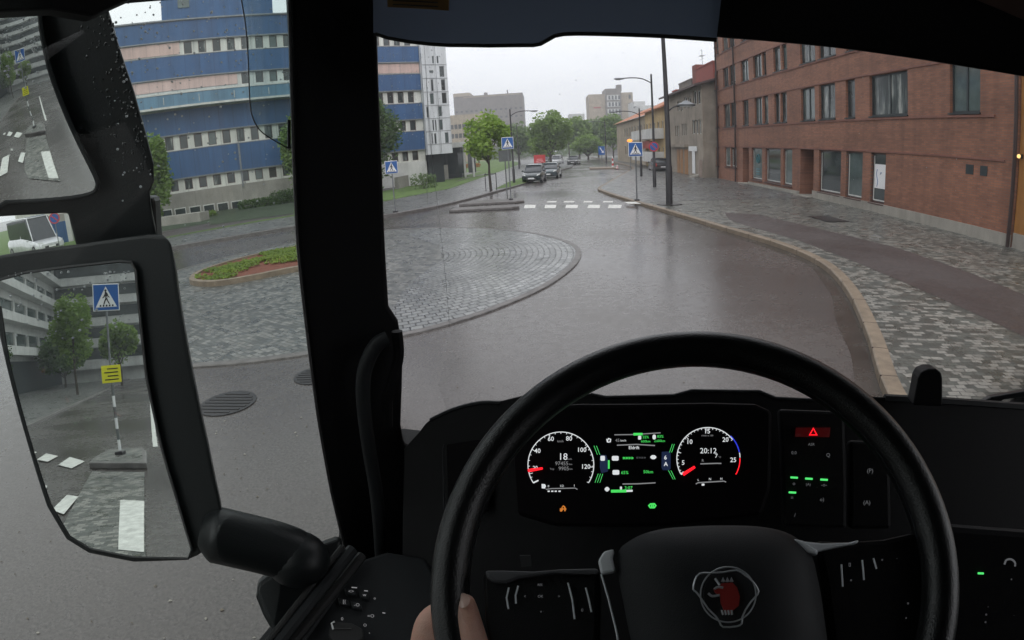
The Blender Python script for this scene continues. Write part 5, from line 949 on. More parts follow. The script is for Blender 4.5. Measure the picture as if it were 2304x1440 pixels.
q = MB(); q.prism([CL(*c3(x, y), .0005) for x, y in ((915, 330), (970, 335), (990, 400), (985, 480), (925, 495), (912, 440))], CL.N*.0008); q.build('mode_plate', 'navy', clu)
joined('gear_readout', [txt('6', *c3(1498, 357), 9, CL, 'facew', clu, off=.003, bold=.02), txt('A', *c3(1502, 415), 9, CL, 'facew', clu, off=.003, bold=.02)], clu)
gl = [line('a', [c3(860+k*22, 250), c3(890+k*22, 330)], CL, .0003, 'greenled', clu, .002) for k in range(2)]+[line('a', [c3(868+k*22, 580), c3(898+k*20, 500)], CL, .0003, 'greenled', clu, .002) for k in range(3)]+[line('a', [c3(1560+k*18, 235), c3(1535+k*18, 310)], CL, .0003, 'greenled', clu, .002) for k in range(2)]+[line('a', [c3(1525+k*22, 470), c3(1568+k*18, 550)], CL, .0003, 'greenled', clu, .002) for k in range(2)]
joined('green_glow_lines', gl, clu)
icon([(555, 830), (575, 830), (575, 800), (585, 788), (600, 800)], 'oran', .0011, False); icon([(555, 815), (612, 815)], 'oran', .0011, False); icon([(600, 800), (600, 835)], 'oran', .001, False); icon([(565, 838), (568, 815)], 'oran', .001, False); joined('warning_icon', ic, clu); ic = []
icon([(1350, 785), (1365, 772), (1400, 770), (1412, 785), (1400, 802), (1362, 802)], 'faceg', .0013); icon([(1375, 775), (1375, 798)], 'faceg', .001, False); icon([(1390, 775), (1390, 798)], 'faceg', .001, False); joined('battery_icon', ic, clu); ic = []
# switch columns right of the gauges
SW = Pl(1830, 1060, .90, (-.08, -.86, .5))
swp = slab('switch_panel', [(1752, 920), (1900, 925), (1905, 1190), (1762, 1185)], SW, .03, 'plastic', TR, .005)
c7 = lambda x, y: (1640+x/2.322, 820+y/2.322)
q = MB(); q.prism([SW(*c7(x, y), .002) for x, y in ((350, 330), (530, 330), (525, 380), (345, 378))], SW.N*.001); q.build('hazard_button', 'redg', swp)
line('hazard_triangle', [c7(422, 368), c7(460, 368), c7(441, 334)], SW, .0016, 'facer', swp, .005, closed=True)
ll = []
for x, y in ((341, 591), (418, 597), (497, 602), (332, 669)): ll.append(line('a', [c7(x-19, y-1), c7(x+19, y+1)], SW, .0014, 'greenled', swp, .003))
joined('green_light_bars', ll, swp)
ii = [txt(s_, *c7(x, y), h, SW, 'dim', swp, off=.002) for s_, x, y, h in (('(A)', 415, 627, 6), ('o', 340, 622, 8), ('-o-', 497, 629, 8), ('=', 330, 697, 8), ('o)', 487, 706, 8), ('ASR', 431, 418, 6), ('0.0', 340, 462, 7), ('Q', 519, 474, 8), ('/  Museum'[:1], 345, 788, 8))]
joined('switch_icons', ii, swp)
SX = Pl(1955, 1060, .93, (-.12, -.86, .5)); swq = slab('switch_panel', [(1912, 990), (2000, 995), (2005, 1190), (1912, 1190)], SX, .03, 'plastic', TR, .005)
joined('switch_icons', [txt('(P)', *c7(738, 556), 9, SX, 'dim', swq), txt('(A)', *c7(721, 722), 9, SX, 'dim', swq)], swq)
RB = Pl(2230, 1320, .95, (-.25, -.82, .5)); rbp = slab('centre_console', [(2130, 1180), (2420, 1200), (2420, 1560), (2120, 1560)], RB, .03, 'plastic', TR, .01)
line('green_light_bar', [c7(1301, 1091), c7(1331, 1092)], RB, .0014, 'greenled', rbp, .003); line('dial_arc', [c7(1440, 1045), c7(1450, 1022), c7(1475, 1018), c7(1495, 1035), c7(1495, 1055)], RB, .0014, 'dim', rbp, .003, sm=3)
joined('console_icons', [txt(s_, *c7(x, y), 6, RB, 'dim', rbp) for s_, x, y in (('o', 1345, 1305), ('o', 1341, 1345), ('+', 1476, 1124), ('-', 1490, 1310), ('-', 1355, 1265))], rbp)
# things on the dash by the windscreen
FB = Pl(2090, 870, 1.0, (-.2, -.95, .2))
slab('camera_pod', [(2054, 912), (2066, 850), (2074, 836), (2090, 830), (2106, 830), (2118, 838), (2121, 852), (2121, 915)], FB, .05, 'plastic', TR, .010, seg=4)
WP = Pl(2260, 895, 1.25, (-.2, -.95, .2)); wpr = slab('wiper', [(2205, 908), (2230, 893), (2270, 886), (2330, 876), (2330, 890), (2260, 899), (2240, 912)], WP, .02, 'ext', TR, .003)
# steering wheel
WN = np.array([.010, -.652, .758]); WN /= np.linalg.norm(WN); WC = np.array([.038, .3845, -.3355])
class WPl(Pl):
    def __init__(s): s.N = WN; s.P = WC
WL = WPl(); wx = np.array([1.0, 0, 0]); wx -= WN*(wx@WN); wx /= np.linalg.norm(wx); wy = np.cross(WN, wx); wc = WC+np.array([0, 0, EYE])
q = MB(); Rm, rt = .2135, .0172; n1, n2 = 96, 16; V = []
for i in range(n1):
    a = 2*math.pi*i/n1; rd = wx*math.cos(a)+wy*math.sin(a)
    for j in range(n2):
        b_ = 2*math.pi*j/n2; V.append(wc+rd*(Rm+rt*math.cos(b_))+WN*rt*1.12*math.sin(b_))
q.add(V, [(i*n2+j, ((i+1) % n1)*n2+j, ((i+1) % n1)*n2+(j+1) % n2, i*n2+(j+1) % n2) for i in range(n1) for j in range(n2)]); wheel = q.build('steering_wheel', 'leather', TR, smooth=True)
q = MB(); q.tube([wc+(wx*math.cos(a)+wy*math.sin(a))*(Rm-rt*.98)+WN*.002 for a in np.linspace(0, 2*math.pi, 96, endpoint=False)], .0009, 5, closed=True); q.build('rim_seam', 'pad', wheel)
def dome(name, pxs, h0, h1, mat, par, rings=7, base=.03):
    P_ = smoothline([WL(x, y, h0) for x, y in pxs], 4, True); c = sum(P_)/len(P_); V = []; n_ = len(P_); Fs = []
    V += [p-WN*base for p in P_]
    for k in range(rings): s_ = 1-(k/rings)**1.5; hh = (h1-h0)*(1-s_**3.2); V += [c+(p-c)*s_+WN*hh for p in P_]
    V.append(c+WN*(h1-h0)); 
    for k in range(rings): Fs += [(k*n_+j, k*n_+(j+1) % n_, (k+1)*n_+(j+1) % n_, (k+1)*n_+j) for j in range(n_)]
    Fs += [(rings*n_+j, rings*n_+(j+1) % n_, len(V)-1) for j in range(n_)]; q_ = MB(); q_.add(V, Fs); return q_.build(name, mat, par, smooth=True)
pad = dome('hub_pad', [(1388, 1255), (1420, 1215), (1480, 1192), (1560, 1184), (1640, 1182), (1720, 1186), (1780, 1203), (1822, 1240), (1842, 1310), (1856, 1400), (1862, 1480), (1840, 1580), (1640, 1620), (1470, 1580), (1430, 1480), (1405, 1370)], .012, .040, 'pad', wheel)
ce = lambda x, y: (1080+x/3.291, 1160+y/3.291)
EMB = WPl(); 
def eline(pts, rad=.0014, mat='chrome', off=.046, sm=3, closed=False): P_ = [WL(*ce(x, y), off) for x, y in pts]; P_ = smoothline(P_, sm, closed) if sm else P_; q_ = MB(); q_.tube(P_, rad, 6, closed=closed); return q_.build('e', mat, wheel, smooth=True)
q = MB(); q.prism([WL(*ce(1838+185*math.cos(a), 585+185*math.sin(a)), .0385) for a in np.linspace(0, 6.283, 28, endpoint=False)], WN*.003); em = q.build('emblem', 'pad', wheel)
ep = [eline([(1838+205*math.cos(a), 585+205*math.sin(a)) for a in np.linspace(0, 6.283, 20, endpoint=False)], .0006, closed=True), eline([(1600, 565), (1578, 545), (1590, 480), (1625, 430), (1700, 425), (1800, 420), (1900, 405), (1960, 440), (2020, 490), (2062, 560), (2040, 600), (2005, 640), (1965, 700), (1940, 760), (1938, 800), (1900, 820), (1800, 825), (1775, 790), (1745, 745), (1690, 690), (1635, 610)], .0007, closed=True, sm=2)]
ep += [eline([(1740, 465), (1775, 515)], .001, sm=0), eline([(1690, 575), (1720, 597), (1775, 588)], .001), eline([(1735, 545), (1760, 530), (1800, 535)], .001)]+[eline([(x-8, 490), (x, 462), (x+8, 490)], .0008, sm=0) for x in (1800, 1832, 1862)]
ep += [eline([(1790+k*24, 700), (1800+k*22, 735)], .0008, sm=0) for k in range(4)]
joined('emblem_outline', ep, wheel)
q = MB(); q.prism([WL(*ce(x, y), .0435) for x, y in ((1785, 505), (1865, 498), (1900, 535), (1920, 600), (1912, 670), (1875, 700), (1852, 730), (1825, 728), (1802, 700), (1782, 655), (1775, 600), (1738, 572), (1728, 545), (1760, 540))], WN*.0025); q.build('griffin', 'emred', wheel)
def wslab(name, pxs, h, th, mat, bev=.004, par=None, seg=2): q_ = MB(); q_.prism([WL(x, y, h) for x, y in pxs], -WN*th); return q_.build(name, mat, par or wheel, bevel=bev, seg=seg)
wslab('spoke', [(1085, 1284), (1200, 1290), (1250, 1282), (1348, 1278), (1350, 1330), (1345, 1560), (1120, 1560), (1090, 1400)], .004, .02, 'plastic', .004)
sp = wslab('spoke_top', [(1089, 1283), (1130, 1283), (1200, 1285), (1260, 1280), (1346, 1278), (1348, 1293), (1250, 1290), (1165, 1303), (1140, 1312), (1108, 1311), (1094, 1300)], .010, .006, 'spoke', .003)
wslab('spoke', [(1835, 1215), (1900, 1218), (1990, 1212), (2060, 1196), (2080, 1215), (2085, 1400), (2060, 1560), (1880, 1560), (1850, 1300)], .002, .02, 'plastic', .005)
wslab('spoke_top', [(1800, 1216), (1850, 1222), (1910, 1220), (1935, 1214), (1930, 1222), (1880, 1232), (1835, 1242), (1822, 1240)], .014, .006, 'silver', .003)  # right spoke: silver colour stands in for the bright highlight on its top
wslab('silver_trim', [(1345, 1262), (1358, 1240), (1382, 1234), (1378, 1255), (1386, 1286), (1352, 1292)], .018, .01, 'silver', .002)
wslab('silver_trim', [(1785, 1211), (1808, 1216), (1840, 1236), (1842, 1248), (1818, 1244)], .018, .01, 'silver', .002)
def wl(name, pts, rad, mat, off=.012): q_ = MB(); q_.tube([WL(x, y, off) for x, y in pts], rad, 5); return q_.build(name, mat, wheel, smooth=True)
wl('silver_edge', [(1353, 1292), (1370, 1350), (1388, 1425), (1395, 1470)], .0009, 'silver', .014)
for pts in ([(1278, 1311), (1288, 1350), (1293, 1393)], [(1318, 1322), (1324, 1345), (1331, 1377)], [(1145, 1322), (1140, 1345), (1144, 1370)], [(1166, 1318), (1160, 1340), (1161, 1358)], [(1893, 1270), (1896, 1320)], [(1940, 1260), (1944, 1305)], [(1965, 1256), (1972, 1280)]): wl('button_edge', pts, .0008, 'silver', .008)
ii = [txt(s_, x, y, h, WL, 'dim', wheel, off=.007) for s_, x, y, h in (('RES', 1215, 1316, 5), ('OK', 1216, 1342, 6), ('<', 1181, 1342, 6), ('>', 1258, 1342, 6), ('v', 1217, 1376, 6), ('()', 1310, 1372, 6), ('[]', 1912, 1270, 6), ('o', 1915, 1305, 6), ('*', 1985, 1262, 7), ('o', 2043, 1357, 6), ('o', 2039, 1390, 5), ('-', 2018, 1256, 6))]
joined('wheel_icons', ii, wheel)
KN = Pl(1180, 1262, .70, (0, -.86, .5)); q = MB(); q.prism([KN(x, y) for x, y in ((1169, 1250), (1192, 1250), (1195, 1274), (1173, 1276))], KN.N*-.004); q.build('column_label', 'pad', TR)
# door top, sill rails and switches
DP = Pl(830, 1360, 1.02, (.35, -.25, .90))
dt = slab('door_top_panel', [(600, 1560), (620, 1462), (700, 1370), (800, 1262), (870, 1240), (960, 1255), (1000, 1330), (1010, 1560)], DP, .05, 'plasticg', TR, .008)
def rail(name, A_, B_, w, mat, off, par=dt):
    a, b_ = DP(*A_, off), DP(*B_, off); q_ = MB(); q_.tube([a, b_], w, 8); return q_.build(name, mat, par, smooth=True)
rail('rubber_strip', (578, 1474), (770, 1230), .005, 'black', .040); rail('door_sill', (604, 1474), (793, 1236), .0105, 'plasticg', .034); rail('rubber_strip', (636, 1470), (815, 1250), .009, 'black', .018); rail('door_sill', (662, 1470), (790, 1288), .0045, 'pad', .014)
c8 = lambda x, y: (600+x/4.608, 1180+y/4.608)
for x, y, w, h, s_ in ((870, 695, 118, 78, '<>'), (1010, 730, 95, 80, 'w'), (800, 800, 118, 78, '[('), (930, 835, 118, 78, '-O')):
    q = MB(); q.prism([DP(*c8(x+a*w/2+b*h*.12, y+b*h/2+a*12), .010) for a, b in ((-1, 1), (1, 1), (1, -1), (-1, -1))], -DP.N*.012); b_ = q.build('switch_button', 'plasticg', dt, bevel=.004); txt(s_, *c8(x+5, y), 8, DP, 'dimw', b_, 'switch_symbol', off=.0115)
joined('panel_symbols', [txt('0', *c8(783, 980), 8, DP, 'dimw', dt, off=.006), txt('o', *c8(1120, 765), 7, DP, 'dimw', dt, off=.004), txt('=O', *c8(1080, 950), 8, DP, 'dimw', dt, off=.004), txt('O', *c8(1020, 1045), 7, DP, 'dimw', dt, off=.004), txt('.', *c8(1065, 1105), 14, DP, 'dimw', dt, off=.004), line('a', [c8(880, 652), c8(937, 656)], DP, .0009, 'dimw', dt, .012), line('a', [c8(1010, 686), c8(1050, 690)], DP, .0009, 'dimw', dt, .012), line('a', [c8(1200, 915), c8(1230, 920)], DP, .0009, 'dimw', dt, .004)], dt)
q = MB(); q.prism([DP(*c8(x, y), .022) for x, y in ((660, 1030), (700, 1000), (880, 1015), (1000, 1080), (1010, 1180), (900, 1260), (720, 1250), (640, 1150))], -DP.N*.03); kb = q.build('light_knob', 'black', dt, bevel=.005)
line('knob_mark', [c8(705, 1008), c8(672, 1025), c8(690, 1088)], DP, .0016, 'signwhite', kb, .0235); line('knob_mark', [c8(700, 1082), c8(880, 1080)], DP, .0008, 'seal', kb, .0235)
# outside mirrors
def mirror_plane(x, y, az, el, dist, cx, cy):
    d = cr(x, y); a = R(az); r_ = np.array([math.sin(a)*math.cos(el), -math.cos(a)*math.cos(el), math.sin(el)]); return Pl(cx, cy, dist, r_-d)
MP = mirror_plane(305, 815, -10, 0, 1.02, 220, 930)
mirr = slab('mirror_housing', [(-80, 590), (0, 572), (60, 562), (180, 546), (335, 524), (366, 526), (384, 542), (392, 585), (402, 660), (426, 800), (468, 1000), (500, 1150), (488, 1222), (444, 1252), (420, 1262), (300, 1266), (200, 1246), (148, 1214), (104, 1140), (56, 985), (14, 830), (-6, 740), (-80, 700)], MP, .10, 'ext', TR, .010, -.004, seg=4, along=cr(480, 900))
MG = [(-60, 648), (5, 628), (60, 613), (160, 600), (270, 588), (296, 590), (305, 606), (314, 700), (330, 850), (362, 1000), (400, 1130), (432, 1236), (424, 1256), (300, 1253), (205, 1234), (158, 1206), (114, 1132), (64, 975), (22, 815), (3, 690), (-60, 700)]
q = MB(); q.prism([MP(x, y, .006) for x, y in MG], -MP.N*.004); mgl = q.build('mirror_glass', 'mirror', mirr)
line('glass_rim', MG, MP, .0026, 'ext', mirr, .005, closed=True); line('glass_edge', [(296, 592), (305, 608), (314, 700), (330, 850), (362, 1000), (400, 1130), (430, 1230)], MP, .0016, 'seal', mirr, .0075)
AR = Pl(600, 1230, 1.0, (.6, -.7, .4))
P_ = smoothline([AR(x, y) for x, y in ((452, 1196), (484, 1203), (520, 1211), (600, 1230), (655, 1248), (668, 1262))], 4); rr_ = [min(.046, .024+.006*i) for i in range(len(P_))]
q = MB(); q.tube(P_, rr_, 20); q.build('mirror_arm', 'ext', mirr, smooth=True)
q = MB(); q.ball(AR(668, 1258), (.056, .050, .046), 24, 14); q.build('arm_knuckle', 'ext', mirr, smooth=True)
slab('door_cowl', [(640, 1262), (606, 1290), (580, 1310), (576, 1345), (592, 1385), (612, 1420), (622, 1480), (560, 1560), (760, 1560), (772, 1240), (770, 1206), (720, 1224)], Pl(680, 1350, 1.12, (.6, -.6, .5)), .05, 'ext', TR, .012, seg=4)
# wide-angle mirror above: convex glass
MW = mirror_plane(95, 80, -11, 0.0, 1.02, 100, 240)
hw = slab('mirror_housing', [(-80, -60), (110, -60), (200, -40), (244, 22), (264, 92), (300, 200), (328, 300), (346, 370), (347, 408), (337, 432), (342, 480), (352, 528), (345, 545), (172, 556), (152, 480), (0, 488), (-80, 495)], MW, .09, 'ext', TR, .010, -.012, seg=4, along=cr(330, 260))
WG = smoothline([np.array([*p, 0.]) for p in ((-70, -50), (60, -50), (92, 0), (101, 60), (122, 150), (152, 235), (186, 318), (218, 392), (222, 418), (206, 434), (140, 444), (20, 451), (-70, 455))], 3, True)
P_ = [MW(p[0], p[1], .004) for p in WG]; cc = MW(60, 240, .004); V = []; n_ = len(P_); Rg = 1.25
for k in range(13):
    s_ = 1-k/12.5
    for p in P_: w_ = cc+(p-cc)*s_; d2 = float((w_-cc)@(w_-cc)); V.append(w_+MW.N*(math.sqrt(Rg*Rg-d2)-Rg+.018))
q = MB(); q.add(V, [(k*n_+j, k*n_+(j+1) % n_, (k+1)*n_+(j+1) % n_, (k+1)*n_+j) for k in range(12) for j in range(n_)]+[tuple(range(12*n_, 13*n_))]); q.build('mirror_glass', 'mirror', hw, smooth=True, tri=False)
q = MB(); q.tube([p+MW.N*(math.sqrt(max(0, Rg*Rg-float((p-cc)@(p-cc))))-Rg+.016) for p in P_], .004, 6, closed=True); q.build('glass_rim', 'ext', hw, smooth=True)
BK = Pl(200, 505, 1.1, (.5, -.8, 0)); slab('mirror_bracket', [(150, 470), (345, 440), (352, 560), (172, 575)], BK, .05, 'ext', hw, .01)
# rain drops on the door glass, the deflector and the mirror housings
dm = MB(); rr = random.Random(21); DG = Pl(400, 300, 1, (1, 0, 0)); DG.P = np.array([-.632, 0, 0])
for _ in range(210):
    x_, y_ = rr.uniform(250, 660), rr.uniform(10, 560)*rr.random()**.6; dm.ball(DG(x_, y_), rr.uniform(.0008, .0020), 6, 4)
HP = Pl(280, 200, .98, (.5, -.8, 0))
MWO = MW
hd_ = MB()
for _ in range(130):
    t_ = rr.random(); xe = 248+t_*92; x_ = xe-rr.random()**2*80; y_ = 30+t_*360; hd_.ball(MW(x_, y_, -.0115), (rr.uniform(.0012, .003), .0015, rr.uniform(.0012, .003)), 7, 5)
hd_ = hd_.build('rain_drops', 'wetdrop', TR, smooth=True); hd_['kind'] = 'stuff'
for _ in range(70): x_, y_ = rr.uniform(5, 300), 612+rr.random()**1.7*150; dm.ball(MP(x_, y_, .007), rr.uniform(.0008, .002), 6, 4)
for _ in range(60): x_, y_ = rr.uniform(0, 90), rr.uniform(5, 200); dm.ball(MW(x_, y_, .022), rr.uniform(.0008, .002), 6, 4)
dr_ = dm.build('rain_drops', 'drop', TR, smooth=True); dr_['kind'] = 'stuff'
# wiped edge streaks on the windscreen
q = MB(); 
for pts in ([(958, 150), (966, 300), (982, 440), (1000, 600), (1012, 735)], [(946, 120), (952, 220), (962, 460)]):
    q.tube(smoothline([WS(x, y, .003) for x, y in pts], 6), .0004, 4)
for _ in range(160): x_ = rr.uniform(856, 1000); y_ = rr.uniform(104, 320); q.ball(WS(x_, y_, .002), rr.uniform(.0005, .0012), 5, 3)
for _ in range(70): x_ = rr.uniform(1010, 2250); y_ = rr.uniform(110, 880); q.ball(WS(x_, y_, .002), rr.uniform(.0005, .0011), 6, 4)
o = q.build('water_streaks', 'drop', TR, smooth=True); o['kind'] = 'stuff'

# ------------------------------------------------------------------ the hand on the wheel
def skinmesh(name, chains, mat, par, sub=2):
    bm = bmesh.new(); lay = bm.verts.layers.skin.verify(); first = True
    for ch in chains:
        prev = None
        for (p, r_) in ch:
            if isinstance(p, int): v_ = prev = root_[p]; continue
            v_ = bm.verts.new(p); v_[lay].radius = (r_, r_)
            if first: v_[lay].use_root = True; first = False; root_ = []
            root_.append(v_)
            if prev is not None: bm.edges.new((prev, v_))
            prev = v_
    me = bpy.data.meshes.new(name); bm.to_mesh(me); bm.free(); me.materials.append(MAT[mat]); o_ = bpy.data.objects.new(name, me); COL.objects.link(o_)
    s_ = o_.modifiers.new('skin', 'SKIN'); s_.use_smooth_shade = True; s_.branch_smoothing = .6; u_ = o_.modifiers.new('sub', 'SUBSURF'); u_.levels = sub; u_.render_levels = sub
    bpy.context.view_layer.update(); me2 = bpy.data.meshes.new_from_object(o_.evaluated_get(bpy.context.evaluated_depsgraph_get())); bpy.data.objects.remove(o_)
    o2 = bpy.data.objects.new(name, me2); COL.objects.link(o2); o2.parent = par; me2.polygons.foreach_set('use_smooth', [True]*len(me2.polygons)); return o2
w = lambda x, y, h: WL(x, y, h)
PE = empty('person', (0, 0, 0), 'left hand of the driver gripping the wheel rim, thumb up along its inner side', 'person', rz=-CY)
hand = skinmesh('hand', [
 [(w(985, 1560, -.030), .030), (w(972, 1500, -.034), .029), (w(968, 1440, -.036), .024), (w(966, 1400, -.036), .017), (w(985, 1372, -.044), .0115), (w(1022, 1378, -.046), .0100), (w(1042, 1400, -.036), .0085)],
 [(0, 0), (w(1062, 1560, -.008), .019), (w(1078, 1495, .004), .0155), (w(1060, 1425, .006), .0130), (w(1046, 1375, .004), .0128), (w(1037, 1336, .001), .0108)],
 [(1, 0), (w(948, 1520, -.050), .014), (w(985, 1450, -.062), .0105), (w(1030, 1450, -.062), .0098), (w(1055, 1465, -.045), .0085)],
 [(0, 0), (w(950, 1590, -.060), .014), (w(990, 1530, -.074), .0102), (w(1035, 1525, -.072), .0095), (w(1062, 1540, -.052), .0082)],
 [(0, 0), (w(975, 1660, -.060), .013), (w(1000, 1600, -.078), .0092), (w(1040, 1600, -.074), .0085), (w(1062, 1610, -.056), .0075)],
 [(0, 0), (w(1040, 1720, -.020), .030), (w(1090, 1900, .03), .028)]], 'skin', PE)
q = MB(); c_ = w(1041, 1350, .0148); ax_ = w(1038, 1338, .0125)-w(1045, 1368, .0165); ax_ /= np.linalg.norm(ax_); sd2 = np.cross(WN, ax_); sd2 /= np.linalg.norm(sd2); nn_ = np.cross(ax_, sd2); nn_ = nn_ if nn_@WN > 0 else -nn_
V = [c_+ax_*.0075*math.sin(a)+sd2*.0056*math.cos(a)-nn_*.0022*math.cos(a)**2-nn_*.0012*(math.sin(a) > 0) for a in np.linspace(0, 6.283, 18, endpoint=False)]+[c_+nn_*.0006]
q.add(V, [(i, (i+1) % 18, 18) for i in range(18)]); q.build('thumb_nail', plain('finger_nail', (.74, .50, .42), .3), hand, smooth=True)
q = MB(); P_ = [w(1090, 1880, .03), w(1130, 2050, .08)]; q.tube([P_[0], (P_[0]+P_[1])/2, P_[1]], [.045, .05, .055], 14, cap=False); q.build('sleeve', 'leather', PE, smooth=True)

# ------------------------------------------------------------------ the street behind, seen in the mirrors
def mray(x, y):
    d = cr(x, y); p = d*((MP.P@MP.N)/(d@MP.N)); r_ = d-2*(d@MP.N)*MP.N; W_ = lambda v: v[0]*Rc+v[1]*Fc+v[2]*Uc; return W_(p)+np.array([0, 0, EYE]), W_(r_)
def mg(x, y, z=0.0): p, r_ = mray(x, y); t_ = (z-p[2])/r_[2]; q_ = p+r_*t_; return (q_[0], q_[1], z)
def mz(x, y, base): p, r_ = mray(x, y); n_ = np.array([base[0], base[1], 0.])-np.array([p[0], p[1], 0.]); l_ = np.linalg.norm(n_); n_ /= l_; t_ = l_/(r_@n_); return float(p[2]+r_[2]*t_)
k1, k2, k3 = mg(60, 965), mg(200, 895), mg(300, 850); kd = np.array(k3[:2])-np.array(k1[:2]); kd /= np.linalg.norm(kd); kn = np.array([kd[1], -kd[0]]); kn = kn if kn[0] < 0 else -kn
ks = np.array(k1[:2])-kd*8; ke = np.array(k1[:2])+kd*130; far = kn*45
bp_ = sheet('rear_pavement', [tuple(ks+kn*.2), tuple(ke+kn*.2), tuple(ke+far), tuple(ks+far-kd*2)], .12, 'pave2')
ko, _ = kerb('kerb', [tuple(ks+kn*26-kd*14), tuple(ks+kn*6-kd*5), tuple(ks), tuple(ke)], .2, 0, .13, 'kerbd', 1 if (kd[1]*kn[0]-kd[0]*kn[1]) > 0 else -1); ko['kind'] = 'structure'
q = MB()
for poly in (((272, 1128), (326, 1130), (326, 1246), (268, 1240)), ((152, 1116), (178, 1120), (145, 1160), (118, 1150)), ((158, 1030), (192, 1040), (162, 1056), (132, 1048)), ((105, 1022), (132, 1028), (108, 1041), (84, 1036)), ((70, 1016), (84, 1019), (74, 1026), (60, 1022)), ((95, 1092), (108, 1096), (104, 1104), (90, 1100))): q.quad(*[(*mg(x, y)[:2], .030) for x, y in poly])
s1a, s1b = np.array(mg(272, 1128)[:2]), np.array(mg(268, 1240)[:2]); sc0 = np.array(mg(148, 1138)[:2]); dl = (s1b-s1a)/np.linalg.norm(s1b-s1a); dn = np.array([dl[1], -dl[0]]); dn = dn if dn@kn > 0 else -dn
for k in range(1, 6):
    c_ = sc0+dn*(1.05*k)-dl*.1; q.quad(*[(*(c_+dl*a*1.25+dn*b*.25), .030) for a, b in ((-1, -1), (1, -1), (1, 1), (-1, 1))])
o = q.build('crossing_stripes', 'paint'); o['kind'] = 'structure'
pc_ = sheet('paved_refuge', [mg(x, y)[:2] for x, y in ((208, 1062), (326, 1064), (330, 1258), (150, 1225), (140, 1190))], .022, 'pave')
iz = .16; isl_ = [mg(x, y, iz)[:2] for x, y in ((200, 1040), (215, 1026), (245, 1010), (318, 1006), (330, 1012), (330, 1040))]; island('traffic_island', isl_, iz, '', mt='kerbd')
sheet('island_paving', [tuple(np.mean(isl_, 0)+(np.array(p)-np.mean(isl_, 0))*.84) for p in isl_], iz+.004, 'pave')
q = MB(); a_, b_ = mg(340, 905), mg(350, 1005); d_ = np.array(b_[:2])-np.array(a_[:2]); d_ /= np.linalg.norm(d_); n_ = np.array([d_[1], -d_[0]])*.07; q.quad(*[(*p, .004) for p in (np.array(a_[:2])-n_, np.array(b_[:2])-n_, np.array(b_[:2])+n_, np.array(a_[:2])+n_)]); o = q.build('lane_line', 'paint'); o['kind'] = 'structure'
pb = mg(272, 1022, iz); zc = mz(207, 671, pb); crossing_sign(pb[:2], zc, .69, O_, 'blue crossing sign on the island behind us, mirrored in the large door mirror', bz=iz)
zy = mz(228, 843, pb); r_, n_ = frame_at(pb, O_); q = MB(); q.prism([np.array([pb[0], pb[1], zy])+r_*a*.25+np.array([0, 0, b*.22])+n_*.06 for a, b in ((-1, -1), (1, -1), (1, 1), (-1, 1))], n_*-.02); ys = q.build('notice_plate', 'signyellow'); tag(ys, 'yellow notice plate with lines of text below the mirrored crossing sign', 'sign')
q = MB()
for k in range(4): c_ = np.array([pb[0], pb[1], zy+.13-k*.09])+n_*.064; q.tube([c_-r_*.18, c_+r_*(.18 if k % 2 else .1)], .014, 4)
q.build('text_lines', 'signblack', ys)
q = MB()
for k in range(6): q.use(('signwhite', 'signgrey')[k % 2]); q.tube([(pb[0], pb[1], iz+.1+k*.28), (pb[0], pb[1], iz+.1+(k+1)*.28)], .04, 10)
tag(q.build('striped_sleeve'), 'grey and white striped sleeve round the pole of the mirrored crossing sign', 'post sleeve')
bt = mg(175, 888, .12); th = mz(175, 648, bt); tree(bt, th, 2.0+(th-2)*.5, (th*.27, th*.27, (th-2)*.56), 5200, 'leaf2', 'leafy tree on the pavement behind us, left of the sign in the mirror', ls=.17, seed=51, trunk=.12, lobes=13)
bt = mg(275, 868, .12); th = mz(262, 715, bt); tree((bt[0], bt[1], .12), th, 2.0+(th-2)*.5, (th*.38, th*.38, (th-2)*.56), 4600, 'leaf2', 'tree behind the sign further back in the mirror', ls=.22, seed=52, trunk=.14, lobes=13)
bt = np.array(k1[:2])+kn*9+kd*22; tree((bt[0], bt[1], .12), 5.4, 3.2, (3.6, 3.6, 2.3), 4200, 'leaf3', 'dark bushy tree at the left edge of the mirrored street', ls=.2, seed=53, trunk=.12, lobes=12)
bt = np.array(k1[:2])+kn*7+kd*50; tree((bt[0], bt[1], .12), 7.5, 4.2, (4.2, 4.2, 3.4), 3800, 'leaf3', 'dark tree behind the first tree in the mirrored street', ls=.25, seed=54, trunk=.14, lobes=12)
ang = math.atan2(-kd[1], -kd[0]); Bs = np.array(k1[:2])+kn*11+kd*68
WB = Fac((Bs[0], Bs[1]), ang); wb = empty('white_offices', (0, 0, 0), 'white office building with long window bands mirrored above the trees', 'building')
if (np.array([0, 0])-Bs)@WB.N[:2] < 0: WB.N = -WB.N
rc = [(1+6.2*k, 6.4+6.2*k, z_, z_+1.5) for k in range(13) for z_ in (5.2, 8.6, 12, 15.4, 18.8, 22.2)]
wm = MB(); holes(wm, WB, 0, 84, -.1, 25, rc, .3); shell(wm, WB, 0, 84, -.1, 25, 14); wm.build('wall', 'white', wb)
for r_4 in rc: q = MB(); WB.box(q, *r_4, -.3, -.22); q.build('window', 'panel_', wb)
for z_ in (4.2, 7.6, 11, 14.4, 17.8, 21.2): q = MB(); WB.box(q, 0, 84, z_, z_+.9, .0, 1.4); q.build('balcony', 'white', wb)
q = MB(); WB.box(q, 0, 84, 0, 3.6, .01, .3); q.build('base_wall', 'frame', wb)
def mfar(x, y, dist): p, r_ = mray(x, y); r_ = np.array([r_[0], r_[1]]); r_ /= np.linalg.norm(r_); return p[:2]+r_*dist
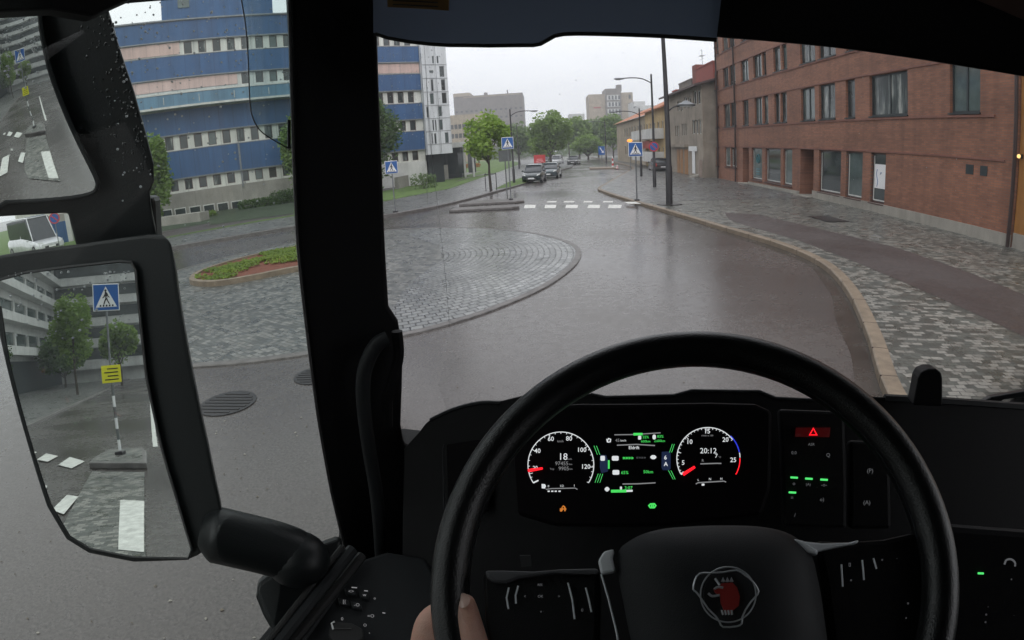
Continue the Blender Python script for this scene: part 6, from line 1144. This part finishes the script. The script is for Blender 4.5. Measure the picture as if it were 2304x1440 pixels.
A2, B2 = mfar(330, 800, 92), mfar(150, 800, 96); WB2 = Fac(tuple(A2), math.atan2(B2[1]-A2[1], B2[0]-A2[0])); w2 = empty('white_flats', (0, 0, 0), 'white flats with stacked balconies far back on the right of the mirror', 'building')
if -(np.array(WB2.O[:2]))@WB2.N[:2] < 0: WB2.N = -WB2.N
wm = MB(); WB2.box(wm, -8, 34, 0, 34, -12, 0); wm.build('wall', 'white', w2)
for z_ in range(10): q = MB(); WB2.box(q, -8, 34, 2+z_*3.1, 3.1+z_*3.1, .02, 1.5); q.build('balcony', 'white', w2); q = MB(); WB2.box(q, -7, 33, 3.4+z_*3.1, 4.9+z_*3.1, .02, .08); q.build('window', 'pane', w2)

# ------------------------------------------------------------------ haze: thin rain air
q = MB(); q.box((0, 180, 20), (420, 560, 60))
mh = bpy.data.materials.new('haze_air'); mh.use_nodes = True; t = mh.node_tree; t.nodes.clear(); o = t.nodes.new('ShaderNodeOutputMaterial'); pv_ = t.nodes.new('ShaderNodeVolumePrincipled')
pv_.inputs['Color'].default_value = (.93, .95, 1, 1); pv_.inputs['Density'].default_value = .0014; pv_.inputs['Anisotropy'].default_value = .2; t.links.new(pv_.outputs[0], o.inputs['Volume']); hz = q.build('haze', mh); hz['kind'] = 'stuff'

# ------------------------------------------------------------------ put every building's and truck's empty at its foot
def world_pts(o_): return [o_.matrix_world @ Vector(c) for c in o_.bound_box]
bpy.context.view_layer.update()
for e in [o_ for o_ in S.objects if o_.type == 'EMPTY' and o_.parent is None and o_.location.length < 1e-6 and abs(o_.rotation_euler.z) < 1e-6 and o_.children]:
    pts = [p for c in e.children for p in world_pts(c)]; lo = [min(p[i] for p in pts) for i in range(3)]; hi = [max(p[i] for p in pts) for i in range(3)]
    v = Vector(((lo[0]+hi[0])/2, (lo[1]+hi[1])/2, lo[2])); e.location = v; seen = set()
    for c in e.children_recursive:
        if c.type == 'MESH' and c.data.name not in seen: seen.add(c.data.name); c.data.transform(Matrix.Translation(-v))
